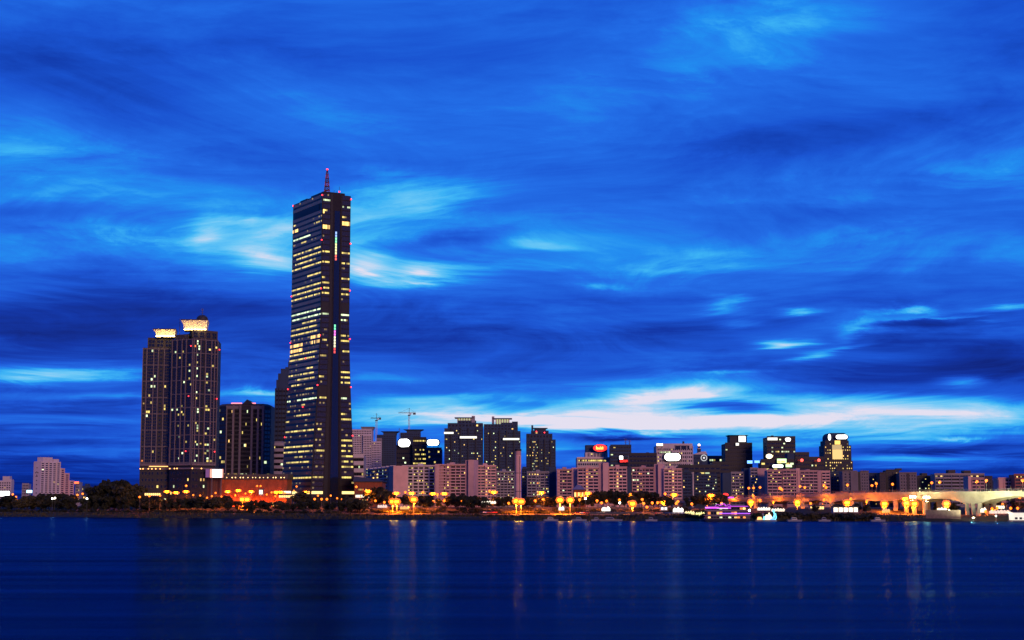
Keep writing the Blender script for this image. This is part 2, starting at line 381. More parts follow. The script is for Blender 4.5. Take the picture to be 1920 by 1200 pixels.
class Bld:
    def __init__(s, name, label, pxa, pxb, pytop, Ya, Yb=None, depth=16.0, cat='building', group=None, ground=7.0, lit=(2, 3, 4), dark=1, ref=None):
        Yb = Yb or Ya
        s.py = pytop + 40 if ref is None else ref
        A = Vector((duv(pxa, s.py)[0] * Ya, Ya, 0)); B = Vector((duv(pxb, s.py)[0] * Yb, Yb, 0))
        s.w = (B - A).length; yaw = math.atan2(B.y - A.y, B.x - A.x); Mx = (A + B) / 2
        s.H = wz(pytop, min(Ya, Yb)) - ground; s.D = depth; s.yaw = yaw; s.g = ground
        s.root = thing(name, label, cat, (Mx.x, Mx.y, ground), yaw, group)
        h = s.w / 2
        s.front = Face((-h, 0), (h, 0)); s.left = Face((-h, depth), (-h, 0)); s.right = Face((h, 0), (h, depth))
        s.wins = []; s.blocks = {}; s.litset = lit; s.dark = dark; s.Y = min(Ya, Yb)
    def zpx(s, py): return wz(py, s.Y) - s.g
    def xpx(s, px):
        """local x on the front plane of a picture column"""
        u = duv(px, s.py)[0]; c, sn = math.cos(s.yaw), math.sin(s.yaw); o = s.root.location
        return (u * o.y - o.x) / (c - u * sn)
    def wall(s, mat, name='wall', x0=None, x1=None, z0=0.0, z1=None, y0=0.0, y1=None, label=None):
        b = MB(); h = s.w / 2
        b.box(-h if x0 is None else x0, h if x1 is None else x1, y0, s.D if y1 is None else y1, z0, s.H if z1 is None else z1)
        o = b.build(name, mat, s.root)
        if label: o['label'] = label
        return o
    def prism(s, pts, z0, z1, mat, name='wall', top=None):
        b = MB(); b.prism(pts, z0, z1, 0, top); return b.build(name, mat, s.root)
    def block(s, name, mat, face, s0, s1, z0, z1, d0, d1):
        """a box lying on a face, as a part"""
        o = bpy.data.objects.new(name, unit_box(mat)); COL.objects.link(o); o.parent = s.root
        c = face.p((s0 + s1) / 2, (d0 + d1) / 2, z0); o.location = c; o.rotation_euler = (0, 0, face.rz)
        o.scale = (max(.01, s1 - s0), max(.01, abs(d1 - d0)), max(.01, z1 - z0)); return o
    def win(s, face, s0, s1, z0, z1, nx=1, nz=1, lit=0.1, litset=None, dark=None, d=0.03, name='window'):
        ls = litset or s.litset; dk = s.dark if dark is None else dark
        pat = tuple(rnd.choice(ls) if rnd.random() < lit else dk for _ in range(nx * nz))
        s.wins.append((name, face, s0, s1, z0, z1, nx, nz, pat, d))
    def rows(s, face, s0, s1, z0, z1, floors, n, wfrac=.6, hfrac=.55, lit=.1, litset=None, dark=None, skip=()):
        """punched windows, one per room"""
        fh = (z1 - z0) / floors; cw = (s1 - s0) / n
        for k in range(floors):
            if k in skip: continue
            for i in range(n):
                c = s0 + (i + .5) * cw; zz = z0 + k * fh + fh * (1 - hfrac) * .55
                s.win(face, c - cw * wfrac / 2, c + cw * wfrac / 2, zz, zz + fh * hfrac, 1, 1, lit, litset, dark)
    def ribbons(s, face, s0, s1, z0, z1, floors, panes, hfrac=.5, lit=.2, litset=None, rowlit=None, dark=None):
        fh = (z1 - z0) / floors
        for k in range(floors):
            p = lit if rowlit is None else (rowlit.get(k, lit))
            zz = z0 + k * fh + fh * (1 - hfrac) * .6
            s.win(face, s0, s1, zz, zz + fh * hfrac, panes, 1, p, litset, dark)
    def balconies(s, face, s0, s1, z0, z1, floors, bays, mat, depth=1.4, hfrac=.40, lit=.12, panes=3, fin=0.0, finmat=None, litset=None):
        fh = (z1 - z0) / floors; bw = (s1 - s0) / bays
        for i in range(bays):
            a = s0 + i * bw; b_ = a + bw
            if fin: s.block('balcony_fin', finmat or mat, face, a - fin / 2, a + fin / 2, z0, z1, 0.0, depth + .1)
            for k in range(floors):
                zz = z0 + k * fh
                s.block('balcony', mat, face, a + bw * .06, b_ - bw * .06, zz, zz + fh * hfrac, 0.0, depth)
                s.win(face, a + bw * .05, b_ - bw * .05, zz + fh * hfrac, zz + fh * .97, panes, 1, lit, litset)
        if fin: s.block('balcony_fin', finmat or mat, face, s1 - fin / 2, s1 + fin / 2, z0, z1, 0.0, depth + .1)
    def roofbox(s, mat, x0, x1, y0, y1, h, name='roof_house', z=None):
        b = MB(); z = s.H if z is None else z
        b.box(x0, x1, y0, y1, z, z + h); return b.build(name, mat, s.root)
    def mast(s, x, y, z, h, r=.35, mat=None, name='antenna'):
        b = MB(); b.bar((x, y, z), (x, y, z + h), r, n=5, r2=r * .5)
        for q in (.45, .7, .88): b.bar((x - r * 4, y, z + h * q), (x + r * 4, y, z + h * q), r * .5)
        return b.build(name, mat or STEEL, s.root)
    def done(s, cap=100):
        W = s.wins
        if len(W) > cap:
            idx = list(range(len(W)))
            key = lambda i: (0 if any(p in (2, 3, 4, 5) for p in W[i][8]) else 1, -(W[i][3] - W[i][2]) * (W[i][5] - W[i][4]), (i * 7919) % 1009)
            idx.sort(key=key); first, rest = [W[i] for i in idx[:cap]], [W[i] for i in idx[cap:]]
        else: first, rest = W, []
        for (name, f, s0, s1, z0, z1, nx, nz, pat, d) in first:
            o = bpy.data.objects.new(name, win_mesh(nx, nz, pat)); COL.objects.link(o); o.parent = s.root
            o.location = f.p((s0 + s1) / 2, d, z0); o.rotation_euler = (0, 0, f.rz); o.scale = (s1 - s0, 1, z1 - z0)
        if rest:
            b = MB()
            for (name, f, s0, s1, z0, z1, nx, nz, pat, d) in rest:
                gx = (s1 - s0) / nx * .10; gz = (z1 - z0) / nz * .14
                b.quad(f.p(s0, d + .03, z0), f.p(s1, d + .03, z0), f.p(s1, d + .03, z1), f.p(s0, d + .03, z1), 0)
                for j in range(nz):
                    for i in range(nx):
                        x0 = s0 + (s1 - s0) * i / nx + gx; x1 = s0 + (s1 - s0) * (i + 1) / nx - gx
                        q0 = z0 + (z1 - z0) * j / nz + gz; q1 = z0 + (z1 - z0) * (j + 1) / nz - gz
                        b.quad(f.p(x0, d + .06, q0), f.p(x1, d + .06, q0), f.p(x1, d + .06, q1), f.p(x0, d + .06, q1), pat[j * nx + i])
            b.build('window_glazing', WMATS, s.root, kind='stuff')
        return s
STEEL = principled('steel', (0.10, 0.10, 0.11), rough=.5, metal=.3)
DARK_STEEL = principled('dark_steel', (0.03, 0.03, 0.033), rough=.6)
PINK = principled('pink_render', (0.62, 0.37, 0.32), rough=.9, noise=.12, nscale=.12)
PINK_DK = principled('rose_shaded_render', (0.45, 0.265, 0.245), rough=.9, noise=.12, nscale=.12)  # rose walls, and the painted shade on left halves of end walls
PALE = principled('pale_render', (0.50, 0.44, 0.42), rough=.9, noise=.1, nscale=.12)
CREAM = principled('cream_render', (0.62, 0.52, 0.47), rough=.9, noise=.08, nscale=.12)
GREYW = principled('grey_render', (0.27, 0.25, 0.26), rough=.9, noise=.12, nscale=.12)
BLUEW = principled('slate_render', (0.030, 0.052, 0.092), rough=.9, noise=.12, nscale=.12)
DARKW = principled('charcoal_cladding', (0.011, 0.013, 0.019), rough=.6, noise=.15, nscale=.1)
BROWN = principled('brown_stone', (0.052, 0.044, 0.047), rough=.85, noise=.14, nscale=.15)
BROWN_LT = principled('tan_stone', (0.150, 0.128, 0.135), rough=.85, noise=.14, nscale=.15)
BRICK = principled('red_brick', (0.27, 0.07, 0.028), rough=.9, noise=.4, nscale=.18)
ROOFM = principled('roof_felt', (0.06, 0.058, 0.06), rough=.95, noise=.15, nscale=.3)
RED_BEACON = emit('red_beacon', (1.0, 0.03, 0.04), 5.0)
def beacon(parent, loc, r=.7, name='beacon', mat=None):
    b = MB(); b.bar((0, 0, -r * 1.6), (0, 0, 0), r * .35, 0, 5); b.ball((0, 0, 0), r, mi=1, seg=6, rings=4)
    o = b.build(name, [DARK_STEEL, mat or RED_BEACON], parent); o.location = loc; return o

# ------------------------------------------------------------------ the tall gold-glass tower
def build_tower():
    Y0 = 1250.0; g = 7.0
    C0 = Vector((duv(605, 362)[0] * Y0, Y0, g)); r = Vector((math.cos(R(31)), math.sin(R(31)), 0)); l = Vector((-math.cos(R(59)), math.sin(R(59)), 0))
    LR, LL = 25.0, 60.0
    root = thing('skyscraper', 'tallest tower, slim flared gold glass skyscraper with striped lit floors and a red mast', 'skyscraper', C0)
    H = wz(362, Y0) - g; zf = wz(600, Y0) - g; zb = wz(925, Y0) - g
    def e(z): return 0.0 if z >= zf else 6.8 * ((zf - z) / (zf - zb)) ** 1.35
    bronze = principled('bronze_spandrel', (0.014, 0.011, 0.011), rough=.4, metal=.4, noise=.1, nscale=.08)
    gold = principled('gold_glass', (0.52, 0.33, 0.13), rough=.36, metal=.1, spec=.28, noise=.14, nscale=.05)
    goldd = principled('gold_glass_dimmed', (0.030, 0.027, 0.026), rough=.20, metal=.0, spec=.8, noise=.12, nscale=.07)  # the same gold glass; the narrow face's dimness is put into its colour
    black = principled('black_recess', (0.008, 0.008, 0.010), rough=.5)
    goldl = principled('gold_glass_low_dimmed', (0.27, 0.145, 0.05), rough=.40, metal=.1, spec=.15, noise=.3, nscale=.06)  # lower-storey copy of the glass with its dimmer light painted into the colour
    dim = emit('lit_dim', (1.0, .70, .22), .28, vary=.8)
    shaftg = principled('shaft_glass', (0.010, 0.014, 0.03), rough=.1, spec=.8)
    TM = [bronze, gold, goldd, LIT_GOLD, LIT_PALE, LIT_WARM, black, goldl, dim]
    NF = 60; fh = H / NF
    def corner(z, a, b_):  # a along r (0..1), b_ along l (0..1)
        ex = e(z); return r * (-ex + (LR + 2 * ex) * a) + l * (LL * b_) + Vector((0, 0, z))
    nl = Vector((-math.sin(R(59)), -math.cos(R(59)), 0)); nr = Vector((math.sin(R(31)), -math.cos(R(31)), 0))
    # the sheer body, floor by floor
    w = MB()
    for k in range(NF):
        z0, z1 = k * fh, (k + 1) * fh
        for (a0, b0, a1, b1) in ((0,1,0,0),(0,0,1,0),(1,0,1,1),(1,1,0,1)):
            w.quad(corner(z0, a0, b0), corner(z0, a1, b1), corner(z1, a1, b1), corner(z1, a0, b0), 0)
    w.quad(corner(H,0,0), corner(H,1,0), corner(H,1,1), corner(H,0,1), 0)
    w.build('wall', TM, root)
    left_glow = [(413,0,.12,3),(425,0,.20,5),(428,.75,1,3),(441,0,.6,4),(457,.3,.5,3),(473,.05,.95,3),(479,.15,1,3),(490,.1,.8,3),(500,0,1,3),(523,.55,1,3),(535,0,1,3),
      (544,0,1,3),(552,0,1,3),(562,0,.95,3),(587,0,1,4),(596,0,1,4),(604,.4,.85,3),(613,0,.9,3),(621,0,.9,3),(630,0,.8,3),(633,.68,1,5),(642,.68,1,5),(647,0,.42,5),(654,0,.42,5),  # line's last warm entries: golden reflected light painted as glowing panes
      (661,0,.85,3),(669,.3,.9,3),(678,0,.85,3),(692,.6,.82,3),(705,0,.85,3),(711,.3,.9,3),(723,.1,.4,3),(736,.6,.9,3),(747,.35,1,4),(752,0,.1,4),(758,.5,.62,3),(771,.05,.12,3),
      (776,.35,.8,3),(790,0,.1,3),(812,0,.95,3),(839,0,.95,3),(850,0,.9,3),(858,.4,.65,3),(868,.1,.9,3),(894,0,1,3),(902,0,.9,3)]
    a_lit = [(381,.1,1,4),(393,0,.6,5),(401,.2,.6,3),(421,0,1,5),(430,0,.9,5),(475,0,1,3),(492,0,1,3),(519,0,.6,3),(528,0,.9,3),(537,0,1,3),(547,0,1,3),(591,.0,1,4),(636,.3,.8,3),(664,.3,.8,3),(710,0,.6,3),(746,0,1,3),(811,.2,.6,3),(847,.2,.9,3),(893,0,1,3)]
    b_lit = [(387,0,1,4),(407,.0,.6,3),(416,.2,.9,4),(424,0,1,5),(478,0,1,3),(496,0,1,3),(523,.0,1,3),(540,.0,1,3),(549,0,1,3),(558,0,1,3),(593,0,1,4),(604,0,.5,4),(630,0,1,3),(640,0,1,3),(658,.3,1,3),(702,0,1,3),(711,0,1,3),(721,0,1,3),(748,0,.6,4),(774,0,.3,3),(784,0,1,3),(830,.1,1,3),(839,0,1,3),(849,0,.8,3),(858,0,1,3),(870,.0,1,3),(875,0,1,3),(894,0,.7,3)]
    def assign(lst, a, b_):
        out = {}
        ys = [proj(C0 + corner((k + .5) * fh, a, b_))[1] for k in range(NF)]
        for (py, f0, f1, mi) in lst:
            k = min(range(NF), key=lambda i: abs(ys[i] - py)); out.setdefault(k, []).append((f0, f1, mi))
        return out
    la, aa, ba = assign(left_glow, 0, .5), assign(a_lit, .14, 0), assign(b_lit, .85, 0)
    def band(k, a0, b0, a1, b1, n, nrm, lits, base, hf, flip, density, name):
        """one storey's strip of panes on one face"""
        m_ = MB(); z0 = k * fh + fh * (1 - hf) * .5; z1 = z0 + fh * hf; off = nrm * .18
        P00, P10 = corner(z0, a0, b0) + off, corner(z0, a1, b1) + off
        P01, P11 = corner(z1, a0, b0) + off, corner(z1, a1, b1) + off
        for i in range(n):
            t0, t1 = (i + .03) / n, (i + .97) / n; tm = (i + .5) / n
            mi = base
            for (f0, f1, q) in lits:
                if f0 <= tm <= f1 and rnd.random() < density: mi = q
            if mi == base and rnd.random() < (.16 if k < 34 else .05): mi = 8
            A, B_, C_, D_ = P00.lerp(P10, t0), P00.lerp(P10, t1), P01.lerp(P11, t1), P01.lerp(P11, t0)
            if mi in (3, 4, 8) and hf > .3:      # the lit ceiling shows in the upper part of the pane
                f = .52 if hf < .7 else .58
                E, F = A.lerp(D_, f), B_.lerp(C_, f)
                m_.quad(A, B_, F, E, base); m_.quad(E, F, C_, D_, mi)
            else: m_.quad(A, B_, C_, D_, mi)
        m_.build(name, TM, root)
    mech = set()
    for py in (575, 585, 729, 734):
        ys = [proj(C0 + corner((k + .5) * fh, .14, 0))[1] for k in range(NF)]
        mech.add(min(range(NF), key=lambda i: abs(ys[i] - py)))
    for k in range(2, NF):
        if k in (NF - 3,): continue
        low = 7 if k < 24 else 1
        band(k, 0, 1, 0, 0, 26, nl, la.get(k, []), low, .60, False, .93, 'floor_window')
    b = MB(); k = NF - 3   # louvre slot below the roof on the broad face
    o_ = nl * .2
    b.quad(corner(k*fh, 0, .90) + o_, corner(k*fh, 0, .10) + o_, corner((k+1.1)*fh, 0, .10) + o_, corner((k+1.1)*fh, 0, .90) + o_, 6)
    b.build('louvre', TM, root)
    for k in range(2, NF):
        for (a0, a1, lits, nm) in ((.02, .27, aa, 'corner_window'), (.70, .985, ba, 'edge_window')):
            if k in mech:
                m_ = MB(); q = nr * .2
                m_.quad(corner(k*fh, a0, 0) + q, corner(k*fh, a1, 0) + q, corner((k+1)*fh, a1, 0) + q, corner((k+1)*fh, a0, 0) + q, 6)
                m_.build('louvre', TM, root)
            else: band(k, a0, 0, a1, 0, 5, nr, lits.get(k, []), 2, .78, False, .9, nm)
    def vstrip(name, a0, a1, z0, z1, d, mat, n=12):
        m_ = MB()
        for j in range(n):
            q0 = z0 + (z1 - z0) * j / n; q1 = z0 + (z1 - z0) * (j + 1) / n
            m_.quad(corner(q0, a0, 0) + nr * d, corner(q0, a1, 0) + nr * d, corner(q1, a1, 0) + nr * d, corner(q1, a0, 0) + nr * d)
        return m_.build(name, mat, root)
    vstrip('recess', .285, .375, 0, H, .22, black)
    vstrip('elevator_shaft', .43, .615, 0, H - 3.2 * fh, .25, shaftg)
    vstrip('pier', .38, .42, 0, H, .3, bronze); vstrip('pier', .63, .665, 0, H, .3, bronze); vstrip('recess', .668, .692, 0, H, .22, black)
    for (py0, py1, cols) in ((432, 487, ((.3,.5,1.0),(.3,1,.5),(.9,1,.4),(1,.9,.4),(1,.15,.1))), (607, 662, ((.2,1,.5),(1,.2,.8),(1,.95,.6),(1,.9,.5),(1,.08,.06)))):
        z1 = wz(py0, Y0) - g; z0 = wz(py1, Y0) - g; n = 10
        for j in range(n):
            c = cols[j * len(cols) // n]
            m_ = MB(); zt = z1 - (z1 - z0) * j / n; zl = zt - (z1 - z0) / n * .8
            m_.quad(corner(zl, .46, 0) + nr * .4, corner(zl, .515, 0) + nr * .4, corner(zt, .515, 0) + nr * .4, corner(zt, .46, 0) + nr * .4)
            m_.build('elevator_light', emit('elevator_light_%d_%d' % (py0, j * len(cols) // n), c, 1.6), root)
    # dark corner line between the faces
    m_ = MB()
    for j in range(20):
        q0, q1 = H * j / 20, H * (j + 1) / 20
        m_.bar(corner(q0, 0, 0), corner(q1, 0, 0), .55, 0, 4)
    m_.build('corner_mullion', black, root)
    # lobby
    for (a0, b0, a1, b1, nrm) in ((0, .85, 0, .02, nl), (.02, 0, .27, 0, nr), (.70, 0, .985, 0, nr)):
        m_ = MB(); q = nrm * .25; zz0, zz1 = wz(925, Y0) - g - .5, wz(921, Y0) - g
        m_.quad(corner(zz0, a0, b0) + q, corner(zz0, a1, b1) + q, corner(zz1, a1, b1) + q, corner(zz1, a0, b0) + q)
        m_.build('lobby_window', emit('lobby_light', (1.0, .72, .25), 1.8), root)
    # roof
    m_ = MB()
    cxy = lambda a, b_: (corner(H, a, b_).x, corner(H, a, b_).y)
    m_.prism([cxy(.12, .08), cxy(.88, .08), cxy(.88, .5), cxy(.12, .5)], H, H + 2.6); m_.build('roof_house', bronze, root)
    m_ = MB(); m_.prism([cxy(.1, .62), cxy(.5, .62), cxy(.5, .85), cxy(.1, .85)], H, H + 2.0); m_.build('roof_house', bronze, root)
    mc = corner(H, .42, .25); mh = wz(316, Y0 + 12) - g
    red = principled('mast_red', (0.30, 0.03, 0.03), rough=.6); white = principled('mast_white', (0.5, 0.48, 0.48), rough=.6)
    mast = MB(); base = H + 2.6; tot = mh - base; nseg = 6
    for j in range(nseg):
        q0, q1 = base + tot * j / nseg, base + tot * (j + 1) / nseg
        w0, w1 = 1.7 * (1 - j / nseg) ** .8 + .35, 1.7 * (1 - (j + 1) / nseg) ** .8 + .35
        for sx in (-1, 1):
            for sy in (-1, 1):
                mast.bar((mc.x + sx*w0, mc.y + sy*w0, q0), (mc.x + sx*w1, mc.y + sy*w1, q1), .32, j % 2)
        for sx in (-1, 1):
            mast.bar((mc.x - w0, mc.y + sx*w0, q0), (mc.x + w1, mc.y + sx*w1, q1), .2, j % 2)
            mast.bar((mc.x + w0, mc.y + sx*w0, q0), (mc.x - w1, mc.y + sx*w1, q1), .2, j % 2)
            mast.bar((mc.x + sx*w0, mc.y - w0, q0), (mc.x + sx*w1, mc.y + w1, q1), .2, j % 2)
        mast.box(mc.x - w0 - .4, mc.x + w0 + .4, mc.y - w0 - .4, mc.y + w0 + .4, q0 - .15, q0 + .2, j % 2)
    mo = mast.build('mast', [red, principled('mast_dark', (0.08, .03, .035), rough=.7)], root)
    beacon(mo, (mc.x, mc.y, mh + .6), .8)
    beacon(mo, (mc.x - 2.4, mc.y, base + .8), .6); beacon(mo, (mc.x + 1.2, mc.y - 2, base + .6), .6)
    for (a, b_, h) in ((.7, .1, 5.5), (.82, .3, 4.0), (.2, .1, 4.5), (.62, .2, 3.5)):
        p = corner(H, a, b_); q = MB(); q.bar((p.x, p.y, H + 2.4), (p.x, p.y, H + 2.6 + h), .18); q.build('antenna', DARK_STEEL, root)
    p = corner(H, .72, .12); beacon(root, (p.x, p.y, H + 4.2), .7)
    for (py, a, b_) in ((366, 0, 0), (374, 1, 0), (450, 0, 0), (457, 1, 0), (541, 0, 0), (545, 1, 0), (636, 1, 0), (629, 0, 0), (722, 0, 0), (726, 1, 0), (817, 1, 0), (556, 0, 1), (643, 0, 1), (730, 0, 1), (820, 0, 1), (386, 0, 1), (672, 0, .45), (763, 0, .45)):
        pr = lambda z: proj(C0 + corner(z, a, b_))[1]
        lo, hi = 0.0, H
        for _ in range(30):
            mid = (lo + hi) / 2
            if pr(mid) > py: lo = mid
            else: hi = mid
        p = corner(lo, a, b_) + (nl + nr) * .5 * (1 if b_ == 0 else .4) + (r * .5 if a == 1 else Vector()); beacon(root, p, .62)
build_tower()
# ------------------------------------------------------------------ rooftop signs: things of their own
SIGN_WHITE = emit('sign_white', (1.0, 1.0, 0.96), 7.0, light=True)
SIGN_SOFT = emit('sign_soft', (1.0, 0.97, 0.85), 1.5)
SIGN_BLUE = emit('sign_blue', (0.12, 0.35, 1.0), 3.0)
SIGN_RED = emit('sign_red', (1.0, 0.02, 0.01), 2.2)
SIGN_YEL = emit('sign_yellow', (1.0, 0.75, 0.10), 2.2)
SIGN_GREEN = emit('sign_green', (0.6, 1.0, 0.45), 1.8)
SIGN_GOLD = emit('sign_gold', (1.0, 0.62, 0.12), 1.6)
def sign(label, px0, px1, py0, py1, Y, mat, kind='rooftop_sign', shape='bar', glyphs=None, legs=True, group=None, cat='sign'):
    """a lit sign at its place: back box, face, glyph blocks, support legs"""
    A = at(px0, (py0 + py1) / 2, Y); x1 = wx(px1, Y); w = x1 - A.x; z0, z1 = wz(py1, Y), wz(py0, Y); h = z1 - z0
    root = thing(kind, label, cat, ((A.x + x1) / 2, Y, z0), 0, group)
    def outline(k, n=20):
        if shape == 'bar': return [(-w/2*k, h/2 - h/2*k), (w/2*k, h/2 - h/2*k), (w/2*k, h/2 + h/2*k), (-w/2*k, h/2 + h/2*k)]
        if shape == 'pill':
            r_ = min(w, h) / 2; o = []
            for j in range(n):
                t = 2 * math.pi * j / n; cx = (w/2 - r_) * (1 if math.cos(t) > 0 else -1)
                o.append(((cx + r_ * math.cos(t)) * k, h/2 + (h/2) * math.sin(t) * k))
            return o
        return [(w/2 * math.cos(2*math.pi*j/n) * k, h/2 + h/2 * math.sin(2*math.pi*j/n) * k) for j in range(n)]
    def plate(pts, y0, y1):
        b = MB(); n = len(pts); b.v = [(p[0], y0, p[1]) for p in pts] + [(p[0], y1, p[1]) for p in pts]
        b.f = [tuple(range(n)), tuple(range(2*n-1, n-1, -1))] + [(k, n + k, n + (k+1) % n, (k+1) % n) for k in range(n)]
        b.m = [0] * len(b.f); return b
    plate(outline(1.06), 0.0, .8).build('sign_box', DARK_STEEL, root)
    plate(outline(.86 if mat.name.startswith('sign_white') and shape == 'pill' else .98), -.35, -.02).build('sign_face', mat, root)
    if glyphs:
        gm, row = glyphs
        for (gx, gz, gw, gh) in row:
            b = MB(); b.box(-w/2 + w*gx, -w/2 + w*(gx+gw), -.55, -.36, h*gz, h*(gz+gh)); b.build('letter', gm, root)
    if legs:
        for sx in (-.35, .35):
            b = MB(); b.bar((w*sx, .4, -.02*h - 2.0), (w*sx, .4, .05), .25); b.build('support', DARK_STEEL, root)
    return root

# ------------------------------------------------------------------ far-off blocks, west end
def stepped_slab():
    b = Bld('apartment_block', 'pink stepped apartment slab standing alone above the dark trees by the lit billboard', 75, 139, 865, 2200, 2255, depth=13.5, cat='apartment block')
    h = b.w / 2; X = b.xpx
    segs = [(-h, X(113), b.H), (X(113), X(121), b.zpx(877)), (X(121), X(130), b.zpx(886)), (X(130), h, b.zpx(900))]
    for i, (x0, x1, z1) in enumerate(segs):
        b.wall(CREAM if i == 0 else PINK, 'wall' if i == 0 else 'wing', x0 + (.02 if i else 0), x1, 0, z1)
        fl = int(z1 / 2.9); n = max(1, int((x1 - x0) / 7.0))
        b.rows(b.front, x0 + h + .6, x1 + h - .6, 1.0, z1 - 1.5, fl, n, .62, .5, .02)
        for j in range(0, n + 1, 2):
            s0 = x0 + h + (x1 - x0) * j / n; b.block('pier', CREAM, b.front, max(s0 - .5, x0 + h), min(s0 + .5, x1 + h), 0, z1 + .3, 0, .9)
    b.roofbox(CREAM, X(80), X(98), 1, 12, b.zpx(857) - b.H); b.roofbox(CREAM, X(100), X(110), 1, 12, b.zpx(860) - b.H)
    b.rows(b.left, 2, b.D - 2, b.H * .15, b.H * .9, 8, 1, .2, .25, 0)
    # the painted mark high on the blank end wall: two dashes over a caret
    mk = MB()
    zc = b.H * .70
    for (s0, s1, q0, q1) in ((3.2, 5.6, 2.2, 3.4), (7.6, 10.0, 2.2, 3.4)):
        mk.quad(b.left.p(s0, .08, zc + q0), b.left.p(s1, .08, zc + q0), b.left.p(s1, .08, zc + q1), b.left.p(s0, .08, zc + q1))
    for (s0, s1) in ((4.0, 6.6), (9.2, 6.6)):
        mk.quad(b.left.p(s0, .08, zc - 3), b.left.p(s0 + .9 * (1 if s1 > s0 else -1), .08, zc - 3), b.left.p(s1, .08, zc), b.left.p(s1, .08, zc + .9))
    mk.build('painted_mark', DARK_STEEL, b.root)
    b.done()
stepped_slab()
def small_block(label, px0, px1, py, Y, mat, floors, n, lit=.03, steps=(), group=None, depth=14, Yb=None, litset=(2, 4), roof=True):
    b = Bld('apartment_block', label, px0, px1, py, Y, Yb, depth=depth, cat='apartment block', group=group, lit=litset)
    b.wall(mat); b.rows(b.front, .8, b.w - .8, b.H * .1, b.H - 1.2, floors, n, .6, .5, lit)
    for (q0, q1, qy) in steps: b.roofbox(mat, b.xpx(q0), b.xpx(q1), 1, depth - 1, b.zpx(qy) - b.H)
    if roof: b.block('parapet', mat, b.front, 0, b.w, b.H, b.H + .9, -.4, .15)
    return b.done()
small_block('hazy stepped apartment block half cut by the edge, behind the lit billboard', -8, 20, 902, 2600, PALE, 9, 6, .05, ((3, 16, 893), (16, 20, 899)))
small_block('faint distant apartment block between the billboard and the pink stepped slab', 40, 53, 907, 3000, GREYW, 7, 4, .05)
small_block('narrow dim block with red roof sign beside the pink stepped slab', 140, 149, 904, 2500, GREYW, 7, 3, .08)
small_block('low distant grey house row behind the park lamps', 152, 168, 912, 2700, BLUEW, 4, 6, .08, ((158, 164, 907),))
small_block('low distant dim block left of the round dark tree', 169, 183, 917, 2500, GREYW, 4, 5, .12)
sign('small red neon sign on the narrow dim block', 139.5, 147, 903, 907, 2480, emit('sign_orange', (1, .12, .03), 3.0), legs=False, kind='neon_sign')
sign('large white lit billboard at the far end of the tree line', -10, 18, 921, 930, 1700, SIGN_WHITE, kind='billboard', cat='billboard')
sign('small pale blue lit panel by the pink stepped slab', 50, 60, 919, 924, 1800, emit('sign_cyan', (.45, .85, 1), 3.5), kind='billboard', cat='billboard')

